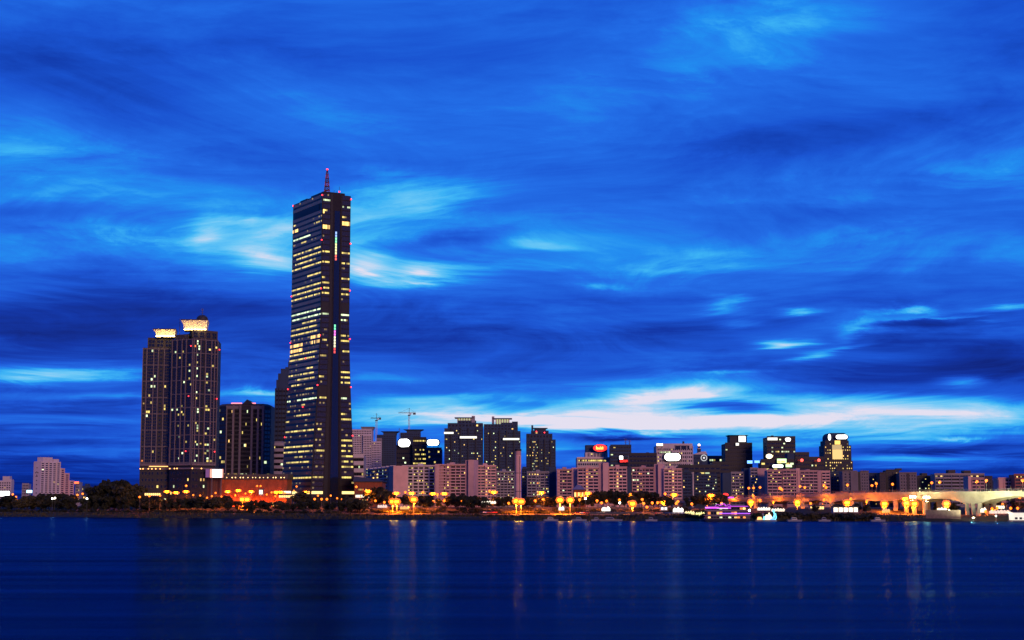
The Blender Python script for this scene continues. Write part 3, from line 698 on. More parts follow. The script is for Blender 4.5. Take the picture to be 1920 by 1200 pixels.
# ------------------------------------------------------------------ twin-crown residential tower
def twin_crown():
    g = 7.0; Y = 1240.0
    b = Bld('apartment_tower', 'dark twin-crowned apartment tower with glowing white roof crowns and tan stone grid', 267, 322, 652, Y, Y + 3, depth=26, cat='apartment tower', lit=(2, 3, 4), ref=690)
    b.wall(DARKW, 'wing', z0=0)
    zb, h = b.zpx(868), b.w / 2
    def grid(f, cols, z0, z1, groups):
        gh = (z1 - z0) / groups
        for (c0, c1, kind, lit, ls) in cols:
            s0, s1 = c0 * f.L, c1 * f.L
            if kind == 'p': b.rows(f, s0, s1, z0, z1, groups * 4, max(1, int((s1 - s0) / 2.6)), .55, .5, lit, ls)
            else:
                n = max(1, int(round((s1 - s0) / 1.7)))
                for k in range(groups): b.win(f, s0, s1, z0 + k * gh + .35, z0 + (k + 1) * gh - .35, n, 5, lit * .75, ls, 1 if kind == 'g' else 6)
        edges = [cols[0][0] - .01] + [(p_[1] + q_[0]) / 2 for p_, q_ in zip(cols, cols[1:])] + [cols[-1][1] + .01]
        for c in edges: b.block('pier', BROWN_LT, f, max(0, c * f.L - .36), min(f.L, c * f.L + .36), z0 - 1, z1 + .6, 0, .8)
        for k in range(groups + 1): b.block('belt', BROWN_LT, f, 0, f.L, z0 + k * gh - .28, z0 + k * gh + .28, 0, .45)
    W = [(0.02, .13, 'p', .10, (5, 2)), (.16, .36, 'g', .10, (3, 4)), (.40, .52, 'g', .04, (3, 4)), (.55, .72, 'p', .07, (2, 4)), (.76, .95, 'g', .06, (4,))]
    grid(b.front, W, zb, b.H - .8, 7)
    b.roofbox(BROWN, b.xpx(275), h, 3, 24, b.zpx(632) - b.H, 'setback')
    fs = Face((b.xpx(275), 3), (h, 3))
    for i in range(3):
        t = fs.L * (i + .12) / 3; b.win(fs, t, t + fs.L * .25, b.H + 1, b.zpx(636), 2, 2, 0)
    # right wing: two faces meeting at a corner that faces the viewer
    def loc(px, Yp, dz=0):   # picture column at depth Yp -> local xy
        p = Vector((duv(px, b.py)[0] * Yp, Yp, 0)) - Vector((b.root.location.x, b.root.location.y, 0))
        c, s_ = math.cos(-b.yaw), math.sin(-b.yaw); return (p.x * c - p.y * s_, p.x * s_ + p.y * c)
    P0, P1, P2 = loc(322, Y - 6), loc(362, Y - 16), loc(407.5, Y - 2)
    P3, P4 = (P2[0] + 1, P2[1] + 30), (P0[0] + .05, P0[1] + 34)
    HR = b.zpx(638)
    b.prism([P0, P1, P2, P3, P4], 0, HR, DARKW, 'wall')
    f1, f2 = Face(P0, P1), Face(P1, P2)
    grid(f1, [(.03, .22, 'g', .03, (3,)), (.27, .48, 'g', .06, (3, 4)), (.48, .64, 'g', .08, (3, 4)), (.72, .96, 'g', .09, (3, 4))], zb, HR - .8, 9)
    grid(f2, [(.02, .10, 'g', .04, (3, 5)), (.12, .27, 'g', .22, (3, 3, 4)), (.30, .45, 'p', .03, (2,)), (.53, .72, 'g', .30, (4, 3, 4)), (.75, .86, 'g', .04, (4,)), (.88, .98, 'g', .04, (4,))], zb, HR - .8, 9)
    Q = [loc(360, Y - 12), loc(384, Y - 6), loc(407, Y + 2), loc(407, Y + 20), loc(352, Y + 20)]
    b.prism(Q, HR, b.zpx(621), BROWN, 'setback')
    fq = Face(Q[1], Q[2]); fq0 = Face(Q[0], Q[1])
    for f in (fq, fq0):
        for i in range(2): b.win(f, f.L * (.08 + .48 * i), f.L * (.40 + .48 * i), HR + 1, b.zpx(625), 2, 2, .05)
    b.prism([loc(327, Y - 4), loc(352, Y - 11), loc(356, Y + 15), loc(327, Y + 15)], HR, b.zpx(629), BROWN, 'setback')
    crown_m = principled('crown_stone', (.80, .70, .50), rough=.9, noise=.08, nscale=.3); flood = emit('crown_flood', (1.0, .70, .22), 40.0, light=True)
    def crown(pa, pb, y0, y1, over_l, over_r, Yc):
        b0, b1 = loc(pa, Yc), loc(pb, Yc); zlo, zhi = b.zpx(y1), b.zpx(y0)
        lo = [b0, b1, (b1[0], b1[1] + 16), (b0[0], b0[1] + 16)]
        hi = [(b0[0] - over_l, b0[1] - 2), (b1[0] + over_r, b1[1] - 2), (b1[0] + over_r, b1[1] + 18), (b0[0] - over_l, b0[1] + 18)]
        m_ = MB(); i = b; m_.prism(lo, zlo, zhi - 1.6, 0); mid = [((p[0]*.55+q[0]*.45), (p[1]*.55+q[1]*.45)) for p, q in zip(lo, hi)]
        m_ = MB(); m_.prism(lo, zlo, zlo + (zhi - zlo) * .5, 0, [(p[0]*.9+q[0]*.1, p[1]*.9+q[1]*.1) for p, q in zip(lo, hi)])
        m_.prism([(p[0]*.9+q[0]*.1, p[1]*.9+q[1]*.1) for p, q in zip(lo, hi)], zlo + (zhi - zlo) * .5 + .01, zhi, 0, hi)
        c = m_.build('crown', crown_m, b.root)
        for k in range(7):
            x = b0[0] + (b1[0] - b0[0]) * (k + .5) / 7; y_ = b0[1] + (b1[1] - b0[1]) * (k + .5) / 7
            m_ = MB(); m_.box(x - .25, x + .25, y_ - .45, y_, zlo, zhi - 2.0); m_.build('crown_rib', crown_m, c)
            m_ = MB(); m_.box(x - .8, x + .8, y_ - 2.5, y_ - 2.0, zlo + .1, zlo + .45); m_.build('crown_floodlight', flood, c)
        m_ = MB(); m_.prism([(p[0] * 1.0, p[1] - .3) for p in hi], zhi + .01, zhi + .7); m_.build('crown_cap', BROWN, c)
    crown(291, 327, 618.5, 632, 2.3, .3, Y - 1)
    crown(343, 386, 603, 621, 2.4, .8, Y - 8)
    m_ = MB(); dx_, dy_ = loc(377, Y + 4); zt = b.zpx(600)
    m_.ball((dx_, dy_, zt + 1.2), 4.6, 4.6, 3.4, seg=10, rings=6); m_.build('roof_dome', DARK_STEEL, b.root, smooth=True)
    b.mast(dx_, dy_, b.zpx(592), b.zpx(577) - b.zpx(592), .3); ax, ay_ = loc(335, Y); b.mast(ax, ay_, b.zpx(628), b.zpx(596) - b.zpx(628), .22)
    # podium: corbelled belt with lamps, punched storeys
    hot = emit('soffit_strip', (1.0, 0.42, 0.12), 2.6)
    for f, rr in ((b.front, ((.05, .5, .10), (.55, .95, .16))), (f1, ((.05, .3, .12), (.36, .62, .1), (.7, .95, .1))), (f2, ((.04, .3, .12), (.36, .6, .1), (.66, .95, .08)))):
        b.block('cornice', BROWN_LT, f, 0, f.L, zb - 2.2, zb - .6, 0, 1.3); b.block('cornice', BROWN_LT, f, 0, f.L, zb - 5.2, zb - 4.0, 0, 1.0)
        for (c0, c1, lt) in rr:
            b.rows(f, c0 * f.L, c1 * f.L, 3.5, zb - 5.6, 5, max(2, int((c1 - c0) * f.L / 2.4)), .55, .55, lt, (3, 4, 2))
    b.block('soffit_light', hot, b.front, b.front.L * .32, b.front.L * .96, zb - 3.0, zb - 2.4, 0.2, 1.5)
    lampm = emit('cornice_lamp', (1.0, 0.40, 0.10), 5.0)
    for f, ts in ((b.front, (.03, .12, .30, .42, .55, .7)), (f1, (.08, .3, .42)), (f2, (.03, .40))):
        for t in ts:
            m_ = MB(); m_.ball((0, 0, 0), .45, seg=6, rings=4); o = m_.build('cornice_lamp', lampm, b.root); o.location = f.p(t * f.L, 1.4, zb - 4.6)
    for (px, py, Yp) in ((357, 649, Y - 15), (411, 656, Y - 2), (355, 743, Y - 15), (408, 748, Y - 2), (352, 846, Y - 14), (406, 847, Y - 3)):
        x, y_ = loc(px, Yp); beacon(b.root, (x, y_ - 1.6, wz(py, Yp) - g), .5)
    b.done(100)
twin_crown()

# ------------------------------------------------------------------ offices beside it
def gable_office():
    Y = 1400
    b = Bld('office_building', 'dark office block with a pointed gable roof and tan piers, right of the twin-crowned tower', 424, 495, 757, Y, Y, depth=30, lit=(3, 4, 2))
    h = b.w / 2
    c = 8.0
    pts = [(-h, 0), (h, 0), (h + 5, 7), (h + 5, 30), (-h - 9, 30), (-h - 9, 8)]
    b.prism(pts, 0, b.H - 2, DARKW, 'wall', None)
    top = [(-h + 1, 1), (h - 1, 1), (h + 2, 8), (h + 2, 28), (-h - 6, 28), (-h - 6, 9)]
    b.prism(pts, b.H - 2 + .01, b.H, BROWN, 'roof', top)
    m_ = MB(); xa, xb, xc = b.xpx(452), b.xpx(476), b.xpx(462.5); zt = b.zpx(751)
    m_.v = [(xa, -.6, b.H - 1), (xb, -.6, b.H - 1), (xc, -.6, zt + 1), (xa, 20, b.H - 1), (xb, 20, b.H - 1), (xc, 20, zt + 1)]
    m_.f = [(0, 1, 2), (5, 4, 3), (0, 2, 5, 3), (1, 4, 5, 2), (0, 3, 4, 1)]; m_.m = [0] * 5
    m_.build('gable', DARKW, b.root)
    f = b.front; L = f.L
    px_ = [.0, .19, .37, .68, .84, .97]
    for t in px_: b.block('pier', BROWN_LT, f, max(0, t * L - .9), t * L + .9, 0, b.H - 1.5, 0, .9)
    for (a, z) in ((.0, 1), (.68, 1)): b.block('belt', BROWN_LT, f, a * L, (a + .32) * L, b.H - 4.5, b.H - 2, 0, .6)
    nf = int(b.H / 4.0)
    for (s0, s1, lit, n) in ((.03, .17, .06, 4), (.21, .35, .03, 4), (.39, .66, .06, 9), (.70, .82, .02, 4), (.86, .95, .06, 3)):
        b.ribbons(f, s0 * L, s1 * L, 4, b.H - 5, nf, n, .88, lit, rowlit={0: .6, 1: .7, 4: .3, 6: .35})
    fl = Face((-h - 9, 8), (-h, 0)); b.ribbons(fl, .6, fl.L - .6, 4, b.H - 4, nf, 4, .8, .06, (3, 4), dark=6)
    fr2 = Face((h, 0), (h + 5, 7)); b.ribbons(fr2, .6, fr2.L - .6, 4, b.H - 5, nf, 2, .85, .02)
    pk = emit('roof_glow', (1.0, 0.25, 0.30), 2.0)
    for (a, c2, py) in ((432, 452, 755), (468, 478, 755.5)):
        b.block('roof_light', pk, f, b.xpx(a) + h, b.xpx(c2) + h, b.H + .05, b.H + 1.0, -2.5, -1.8)
    b.done()
gable_office()
def striped(label, px0, px1, py, Y, floors, mat=GREYW, lit=.03, depth=20, dark=1, litset=(3, 4), Yb=None, ground=7.0, hf=.45, panes=8, name='office_building', cat='office building', rowlit=None, bandm=None):
    b = Bld(name, label, px0, px1, py, Y, Yb, depth=depth, cat=cat, lit=litset, dark=dark, ground=ground)
    b.wall(mat); fh = b.H / floors
    b.ribbons(b.front, .4, b.w - .4, 0, b.H - .5, floors, panes, hf, lit, rowlit=rowlit)
    for k in range(floors): b.block('spandrel', bandm or mat, b.front, 0, b.w, k * fh + fh * (1 - (1 - hf) * .4), (k + 1) * fh + fh * (1 - hf) * .55, 0, .55)
    return b
b = striped('low grey office with pale storey bands, left of the gold glass skyscraper', 489, 532, 833, 1450, 11, GREYW, .02, bandm=PALE)
b.block('corner_pier', PALE, b.front, 0, 2.0, 0, b.H, 0, .8); b.roofbox(GREYW, -2, 8, 4, 14, 3); b.done()
b = striped('low banded grey office tucked against the right edge of the skyscraper', 655, 682, 855, 1480, 7, GREYW, .06, bandm=PALE); b.done()
def round_top():
    Y = 1520
    b = Bld('office_tower', 'dark slate tower with curved shoulders hiding behind the skyscraper', 515, 560, 728, Y, Y, depth=34, cat='office tower', lit=(3, 4))
    prof = [(515, 728), (517, 712), (520, 700), (525, 691), (533, 688)]
    b.wall(BLUEW); h = b.w / 2; zprev = b.H
    for i, (px, py) in enumerate(prof[1:]):
        z = b.zpx(py); bb = MB(); bb.box(b.xpx(px), h - i * .4 - .3, i * .5 + .3, 33 - i * .4, zprev + .01, z); bb.build('tier', BLUEW, b.root); zprev = z
    bb = MB(); bb.box(b.xpx(538), h - 3, 3, 28, zprev + .01, b.zpx(678)); bb.build('roof_house', BLUEW, b.root)
    b.mast(b.xpx(539), 6, b.zpx(678), 4, .3)
    for k in range(7): b.block('pier', DARKW, b.front, b.w * k / 7, b.w * k / 7 + .8, 0, b.H, 0, .5)
    b.ribbons(b.front, .8, b.w - .5, 2, b.H - 1, 26, 9, .5, .01, dark=6); b.done(100)
round_top()

# ------------------------------------------------------------------ annexes at the skyscraper's foot
def annex(label, px0, px1, py, Y, wallm, roofm, roof_h, lights=True, depth=30, Yb=None, overhang=1.0):
    b = Bld('annex_hall', label, px0, px1, py, Y, Yb, depth=depth, cat='hall')
    b.wall(wallm); m_ = MB(); h = b.w / 2; m_.box(-h - overhang, h + overhang, -overhang, depth, b.H + .01, b.H + roof_h); m_.build('roof', roofm, b.root)
    for k in range(9): b.block('pilaster', wallm, b.front, b.w * (k + .5) / 9 - .35, b.w * (k + .5) / 9 + .35, 0, b.H - .2, 0, .35)
    if lights:
        lm = emit('eave_lamp', (1.0, 0.55, 0.2), 4.0)
        for k in range(16):
            m_ = MB(); m_.ball((0, 0, 0), .28 + .2 * rnd.random(), seg=6, rings=4); o = m_.build('eave_lamp', lm, b.root)
            o.location = b.front.p(b.w * (k + .3 + .5 * rnd.random()) / 16, 1.2, b.H + roof_h * .35)
    return b
b = annex('long floodlit red brick hall between the twin-crowned tower and the skyscraper', 414, 537, 899, 1236, BRICK, ROOFM, 4.2)
b.rows(b.front, b.w * .72, b.w * .98, 0.5, 5.0, 1, 5, .7, .8, .9, (2, 5)); b.done()
b = annex('dark brick hall under the lit screen at the foot of the twin-crowned tower', 366, 413, 893, 1234, principled('dark_brick', (.10, .045, .035), noise=.15, nscale=.3), ROOFM, 1.0, False, 24); b.done()
def right_annex():
    b = annex('brick hall with a sloping dark roof at the right foot of the skyscraper', 664, 716, 904, 1236, BRICK, ROOFM, .6, False, 34)
    h = b.w / 2; z = b.H + .62
    m_ = MB(); m_.v = [(-h - 1, -1.5, z), (h + 1.5, -1.5, z), (-h - 1, 34, z), (h + 1.5, 34, z), (-h - 1, 8, b.zpx(893)), (h - 7, 8, b.zpx(897)), (-h - 1, 28, b.zpx(893)), (h - 7, 28, b.zpx(897))]
    m_.f = [(0, 1, 5, 4), (1, 3, 7, 5), (3, 2, 6, 7), (2, 0, 4, 6), (4, 5, 7, 6), (0, 2, 3, 1)]; m_.m = [0] * 6; m_.build('pitched_roof', ROOFM, b.root)
    b.rows(b.front, b.w * .02, b.w * .5, .5, b.H * .8, 4, 9, .5, .45, .75, (2, 4, 5)); b.done()
right_annex()
def screen_board():
    Y = 1226; A = at(393.5, 895.5, Y); w = wx(417.5, Y) - A.x; hh = wz(879.5, Y) - A.z
    r_ = thing('billboard', 'glowing white video screen with orange edge above the dark brick hall', 'billboard', (A.x + w / 2, Y, A.z))
    m_ = MB(); m_.box(-w/2 - .4, w/2 + .4, 0, 1.6, -.4, hh + .4); m_.build('screen_case', DARK_STEEL, r_)
    m_ = MB(); m_.quad((-w/2 + 1.9, -.1, .2), (w/2 - 1.0, -.1, .2), (w/2 - 1.0, -.1, hh - .2), (-w/2 + 1.9, -.1, hh - .2)); m_.build('screen_panel', emit('screen_white', (1, .96, 1), 3.0), r_)
    m_ = MB(); m_.quad((-w/2, -.08, 0), (-w/2 + 1.8, -.08, 0), (-w/2 + 1.8, -.08, hh), (-w/2, -.08, hh)); m_.quad((w/2 - .9, -.08, 0), (w/2, -.08, 0), (w/2, -.08, hh), (w/2 - .9, -.08, hh)); m_.build('screen_border', emit('screen_edge', (1, .35, .25), 1.6), r_)
    m_ = MB(); m_.box(-w/2 - 3.4, -w/2 - .5, .1, 1.5, .2, hh); m_.build('side_panel', emit('screen_side', (.35, .12, .4), .5), r_)
    m_ = MB(); gz = wz(930, Y) - A.z
    m_.bar((w/2 - 1.5, .8, gz - 8), (w/2 - 1.5, .8, 0), .5); m_.build('post', STEEL, r_)
    m_ = MB(); m_.bar((-w/2 + 1.5, .8, gz - 8), (-w/2 + 1.5, .8, 0), .5); m_.build('post', STEEL, r_)
screen_board()

# ------------------------------------------------------------------ pale towers and offices right of the skyscraper
def pale_tower(label, px0, px1, py, Y, mat, n, cap=None, capm=None, steps=(), lit=.01, Yb=None, flare=True, depth=22, floors=None, dark=1):
    b = Bld('apartment_tower', label, px0, px1, py, Y, Yb, depth=depth, cat='apartment tower', lit=(3, 4, 2), dark=dark)
    b.wall(mat); fl = floors or int(b.H / 3.3)
    b.rows(b.front, .5, b.w - .5, b.H * .18, b.H - 1.0, fl, n, .55, .5, lit)
    for (q0, q1, qy, m2, fwd, nn) in steps:
        x0, x1 = b.xpx(q0), b.xpx(q1); z = b.zpx(qy); bb = MB(); bb.box(x0, x1, -fwd, -.02, 0, z); bb.build('wing', m2, b.root)
        f = Face((x0, -fwd), (x1, -fwd)); b.rows(f, .4, f.L - .4, z * .18, z - 1, int(z / 3.3), nn, .55, .5, lit)
    if cap:
        q0, q1, qy, over = cap; x0, x1 = b.xpx(q0), b.xpx(q1); z = b.zpx(qy)
        bb = MB(); bb.box(x0, x1, 2, depth - 3, b.H + .01, z - 2.2); bb.build('roof_house', capm or mat, b.root)
        bb = MB(); bb.prism([(x0, 2), (x1, 2), (x1, depth - 3), (x0, depth - 3)], z - 2.19, z, 0, [(x0 - over, 0), (x1 + over, 0), (x1 + over, depth - 1), (x0 - over, depth - 1)]); bb.build('roof_canopy', capm or mat, b.root)
    return b
b = pale_tower('pale grid-windowed apartment tower with a dark roof box, just right of the skyscraper', 658, 697, 805, 1900, PALE, 12, (677, 699, 800, 1.0), GREYW, ((681, 697, 816, PALE, 4, 5), (697.5, 715, 828, PALE, 3, 6)), .012); b.done()
b = pale_tower('slate apartment tower with a broad flared roof under the first tower crane', 706, 741, 815, 2000, BLUEW, 11, (718, 742, 808.5, 3.5), BLUEW, ((706, 716, 822, GREYW, 3, 4),), .012, dark=6); b.done()
b = pale_tower('slate apartment tower with a flared roof behind the brightest white sign', 750, 787, 811, 2060, BLUEW, 10, (762, 787, 805, 4.5), BLUEW, (), .012, dark=6); b.mast(b.xpx(748.5), -1, b.zpx(826), b.zpx(802) - b.zpx(826), .4); b.done()
b = striped('black glass office under the brightest white sign, with greenish lit floors', 743, 773, 837, 1800, 13, DARKW, .03, rowlit={5: .75, 6: .8, 7: .7, 4: .9, 8: .5, 9: .2}, dark=6); b.done()
b = striped('yellow-lit banded office between two white rooftop signs', 774, 799, 822, 1790, 15, DARKW, .10, rowlit={14: 1, 7: .8, 6: .8, 8: .7, 9: .9, 10: .6, 5: .9, 11: .6, 12: .4}, litset=(4,)); b.done()
b = striped('small dark blue office below the second white rooftop sign', 799, 828, 842, 1780, 11, BLUEW, .01, dark=6, rowlit={4: .25}); b.mast(b.w * .3, 3, b.H, 6, .3)
for t in (.2, .45, .7): b.block('roof_column', STEEL, b.front, b.w * t, b.w * t + .8, b.H - 5, b.H + 2, 0, .6)
b.done()
sign('brightest white oval rooftop sign on the black glass office', 745, 770, 822, 839, 1796, SIGN_WHITE, shape='pill')
sign('white oblong rooftop sign on legs above the small dark blue office', 799, 824, 823.5, 836, 1776, emit('sign_white_blue', (.80, .93, 1.0), 7.0, light=True), shape='pill')

# ------------------------------------------------------------------ balcony apartment slabs along the river road
def slab(label, pxa, pxb, py, Ya, Yb, mat, bays, floors, lit=.12, endm=None, depth=13, fins=None, group=None, fin=.5, panes=3, cap=None, parm=None, litset=(2, 4, 3), stair=None, glow=None):
    b = Bld('apartment_block', label, pxa, pxb, py, Ya, Yb, depth=depth, cat='apartment block', group=group, lit=litset)
    b.wall(mat)
    z0 = 2.0; z1 = b.H - .8
    b.balconies(b.front, .4, b.w - .4, z0, z1, floors, bays, parm or mat, 1.4, .42, lit, panes, fin, endm or mat)
    b.block('parapet', mat, b.front, 0, b.w, b.H, b.H + 1.0, -.5, 1.3)
    if stair:    # lit stairwell column proud of the balconies
        t, lt = stair; s0 = b.w * t - 1.3
        b.block('stairwell', endm or mat, b.front, s0, s0 + 2.6, 0, b.H + 1.5, 0, 1.8)
        fh = (z1 - z0) / floors
        for k in range(floors): b.win(b.front, s0 + .5, s0 + 2.1, z0 + (k + .35) * fh, z0 + (k + .85) * fh, 1, 1, lt, (5, 2, 2), d=1.83, name='stair_window')
    for i, (q0, q1, qy, m2, fwd) in enumerate(fins or ()):   # blank end-wall slabs
        x0, x1 = b.xpx(q0), b.xpx(q1); bb = MB(); bb.box(x0, x1, -fwd, depth - .3, 0, b.zpx(qy)); bb.build('gable_wall', m2, b.root)
    for j in range(max(1, int(b.w / 22))):
        x = -b.w / 2 + b.w * (j + .5) / max(1, int(b.w / 22)); b.roofbox(mat, x - 1.8, x + 1.8, 3, 8, 2.6)
    return b
b = slab('low cream block with dotted lit windows, slanting back behind the sloping-roofed hall', 684, 729, 877.5, 1560, 1430, PALE, 6, 11, .22, fins=((729, 738, 874.5, PINK, .4),), panes=2, litset=(3, 4, 2)); b.done()
b = slab('slate low block in the gap right of the pinkish blank end wall', 739, 755, 878, 1520, 1520, BLUEW, 3, 11, .06); b.done()
b = slab('cream apartment slab with six columns of lit balconies', 754, 816, 874, 1452, 1445, CREAM, 6, 12, .20, fin=1.0, panes=3, litset=(2, 4, 4), parm=PALE); b.done()
b = slab('pink slab with lit stair column and tall blank end wall, left of the chimney', 817, 874, 872, 1430, 1424, PINK, 6, 13, .05, stair=(.42, .55), fins=((816, 824, 870, PINK, 1.5), (824, 832, 873, PINK_DK, .6), (873, 880, 863, PINK_DK, 1.2), (880, 890.5, 862.5, PINK, 4.5))); b.done()  # tall end wall in two tones: its shaded left part painted darker
b = slab('pink balcony slab right of the tall blank end wall, lit stairs near its middle', 891, 930, 874, 1436, 1440, PINK, 4, 13, .06, stair=(.52, .6)); b.done()
b = slab('dim slate balcony slab immediately left of the chimney', 930, 964, 885, 1450, 1456, GREYW, 5, 12, .12, litset=(3, 2)); b.done()
b = slab('narrow slate block immediately right of the chimney', 978, 988, 880, 1500, 1500, BLUEW, 1, 12, .15, panes=2); b.done()
b = slab('dim balcony slab behind the wide starlit lamp, right of the chimney', 988, 1030, 886, 1440, 1440, GREYW, 5, 11, .12, stair=(.48, .5), fins=((1030, 1043, 875, BLUEW, .5),)); b.done()
b = slab('dim rose block with a pale end wall, left of the red-sign hotel', 1044, 1073, 881, 1420, 1420, PINK_DK, 3, 11, .1, fins=((1044, 1050, 880, PINK, .8), (1072, 1083, 877, PINK, 1.2)), panes=2); b.done()
b = slab('rose balcony slab with gold stair lights below the red-sign hotel', 1083, 1123, 878, 1412, 1410, PINK, 4, 11, .08, stair=(.45, .85), fins=((1123, 1131, 868, PINK_DK, 1.0), (1131, 1141, 867.5, PINK, 4.0)), panes=2); b.done()  # left half of the end wall darkened in colour for its shade
b = slab('rose balcony slab between two tall blank end walls', 1141, 1176, 877, 1412, 1412, PINK, 4, 11, .10, stair=(.48, .8), fins=((1175.5, 1184, 876, BLUEW, .3),), panes=2); b.done()
b = slab('rose balcony slab under the black flat-roofed office', 1185, 1227, 878, 1416, 1412, PINK_DK, 5, 11, .12, stair=(.42, .8), fins=((1227, 1235, 870, PINK_DK, .8), (1235, 1244, 870, PINK, 4.0)), panes=2); b.done()  # end wall split again, shade on its left side put into the colour
b = slab('rose balcony slab below the big white oval sign, easternmost of the pink row', 1244, 1279, 880, 1404, 1406, PINK, 4, 11, .10, stair=(.5, .8), panes=2); b.done()
b = slab('blue-grey low block beside the easternmost pink slab', 1280, 1299, 886, 1480, 1480, BLUEW, 2, 10, .08, fins=((1297, 1301, 885, PALE, .5),)); b.done()

# ------------------------------------------------------------------ tall dark apartment towers
def dark_tower(label, x0, x1, py, Y, shoulders, crown, signs, n, lit, bottom_lit=0, mat=BLUEW):
    b = Bld('apartment_tower', label, x0, x1, py, Y, Y, depth=28, cat='apartment tower', lit=(4, 3, 4, 2), dark=6)
    b.wall(mat); fl = int(b.H / 3.2); z0 = b.H * .05
    seg = [(0, .16), (.19, .40), (.44, .60), (.64, .80), (.84, 1.0)]
    for i, (a, c) in enumerate(seg):
        b.rows(b.front, a * b.w + .3, c * b.w - .3, z0, b.H - 1.2, fl, n[i], .62, .5, lit[i])
    for t in (.175, .42, .62, .82): b.block('pier', DARKW, b.front, t * b.w - .6, t * b.w + .6, 0, b.H + .5, 0, 1.2)
    for (q0, q1, qy, fwd) in shoulders:
        bb = MB(); bb.box(b.xpx(q0), b.xpx(q1), 1.5 + fwd, 24, b.H + .01, b.zpx(qy)); bb.build('setback', mat, b.root)
        f = Face((b.xpx(q0), 1.5 + fwd), (b.xpx(q1), 1.5 + fwd)); b.rows(f, .5, f.L - .5, b.H + .6, b.zpx(qy) - .4, max(1, int((b.zpx(qy) - b.H) / 3.4)), max(3, int(f.L / 3.5)), .6, .5, .08, (2, 5))
    return b
ROOFG = emit('roof_uplight', (0.60, 0.66, 0.34), .9)
def roof_truss(b, q0, q1, ylo, yhi, tall=None, slab_y=None):
    x0, x1 = b.xpx(q0), b.xpx(q1); z0, z1 = b.zpx(ylo), b.zpx(yhi)
    n = 6
    for k in range(n):
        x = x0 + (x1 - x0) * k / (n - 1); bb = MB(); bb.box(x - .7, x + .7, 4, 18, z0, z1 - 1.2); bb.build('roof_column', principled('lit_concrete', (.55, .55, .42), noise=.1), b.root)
    bb = MB(); bb.box(x0 - 3.5, x1 + 3.5, 2, 20, z1 - 1.19, z1 - .4); bb.build('roof_canopy', BLUEW, b.root)
    bb = MB(); bb.box(x0, x1, 10, 11, z0, z1 - 1.25); bb.build('roof_uplight', ROOFG, b.root)
    if tall:
        t0, t1, ty = tall; bb = MB(); bb.box(b.xpx(t0), b.xpx(t1), 3, 12, z0, b.zpx(ty)); bb.build('roof_house', GREYW, b.root)
b = dark_tower('slate apartment tower with two white light strips, westmost of the dark trio', 833, 905, 803, 1700, ((839, 905, 793, 0), (858, 892, 788, 2)), None, None, (4, 4, 3, 3, 4), (.04, .14, .05, .06, .16))
roof_truss(b, 858, 882, 792, 781.5, (884, 890, 779.5)); b.done()
sign('white light strip low on the shoulder of the westmost dark tower', 832.5, 850, 810, 813.5, 1697, SIGN_SOFT, legs=False, kind='light_strip', cat='light strip')
sign('white light strip across the middle of the westmost dark tower', 862, 894, 818, 822, 1697, SIGN_SOFT, legs=False, kind='light_strip', cat='light strip')
b = dark_tower('slate apartment tower with one white light strip, middle of the dark trio behind the chimney', 907, 976, 808, 1700, ((907, 971, 795, 0), (940, 971, 792, 2)), None, None, (3, 4, 4, 3, 4), (.04, .16, .12, .05, .03))
roof_truss(b, 930, 954, 794, 783, (922, 926.5, 780.5)); bb = MB(); bb.box(b.xpx(960), b.xpx(971), 4, 12, b.zpx(791.5), b.zpx(790)); bb.build('roof_canopy', BLUEW, b.root)
bb = MB(); bb.box(b.xpx(964), b.xpx(967), 5, 10, b.zpx(795), b.zpx(791.6)); bb.build('roof_house', BLUEW, b.root); b.done()
sign('white light strip near the top of the middle dark tower', 943, 974, 821.5, 825, 1697, SIGN_SOFT, legs=False, kind='light_strip', cat='light strip')
b = dark_tower('slate apartment tower with yellow windows and a flat roof canopy, right of the chimney', 987, 1042, 824, 1750, ((987, 1036, 813, 0), (996, 1029, 807, 1.5)), None, None, (3, 5, 3, 4, 3), (.06, .30, .10, .22, .12))
bb = MB(); bb.box(b.xpx(1002), b.xpx(1024), 4, 16, b.zpx(807) + .02, b.zpx(803)); bb.build('roof_house', BLUEW, b.root)
bb = MB(); bb.box(b.xpx(998), b.xpx(1027), 2, 18, b.zpx(803) + .02, b.zpx(802)); bb.build('roof_canopy', BLUEW, b.root)
bb = MB(); bb.box(b.xpx(996.5), b.xpx(1000), 3, 8, b.zpx(807) + .02, b.zpx(797)); bb.build('chimney', BLUEW, b.root)
beacon(b.root, (b.xpx(1006), 1, b.zpx(809)), .7); beacon(b.root, (b.xpx(1021), 1, b.zpx(811)), .7); b.done()

def chimney():
    Y = 1330; x = wx(971.5, Y); g = 5.0; H = wz(842, Y) - g; r0 = (wx(977.3, Y) - wx(966, Y)) / 2
    r_ = thing('chimney_stack', 'tall pink concrete chimney with a dark rim among the apartment slabs', 'chimney', (x, Y, g))
    def tube(z0, z1, ra, rb, mat, name, n=24):
        m_ = MB(); m_.bar((0, 0, z0), (0, 0, z1), ra, 0, n, rb); o = m_.build(name, mat, r_, smooth=False); return o
    tube(0, H - 5, r0 * 1.06, r0, PINK, 'shaft'); tube(H - 4.99, H - 1.6, r0 * 1.0, r0 * 1.0, PINK_DK, 'collar'); tube(H - 1.59, H, r0 * 1.12, r0 * 1.12, DARKW, 'rim')
    for k in (.3, .6): tube(H * k, H * k + .5, r0 * 1.08, r0 * 1.08, STEEL, 'ring')
    m_ = MB(); m_.bar((r0 * .45, -r0, 1), (r0 * .45, -r0 * .98, H - 6), .28); m_.build('ladder', STEEL, r_)
chimney()

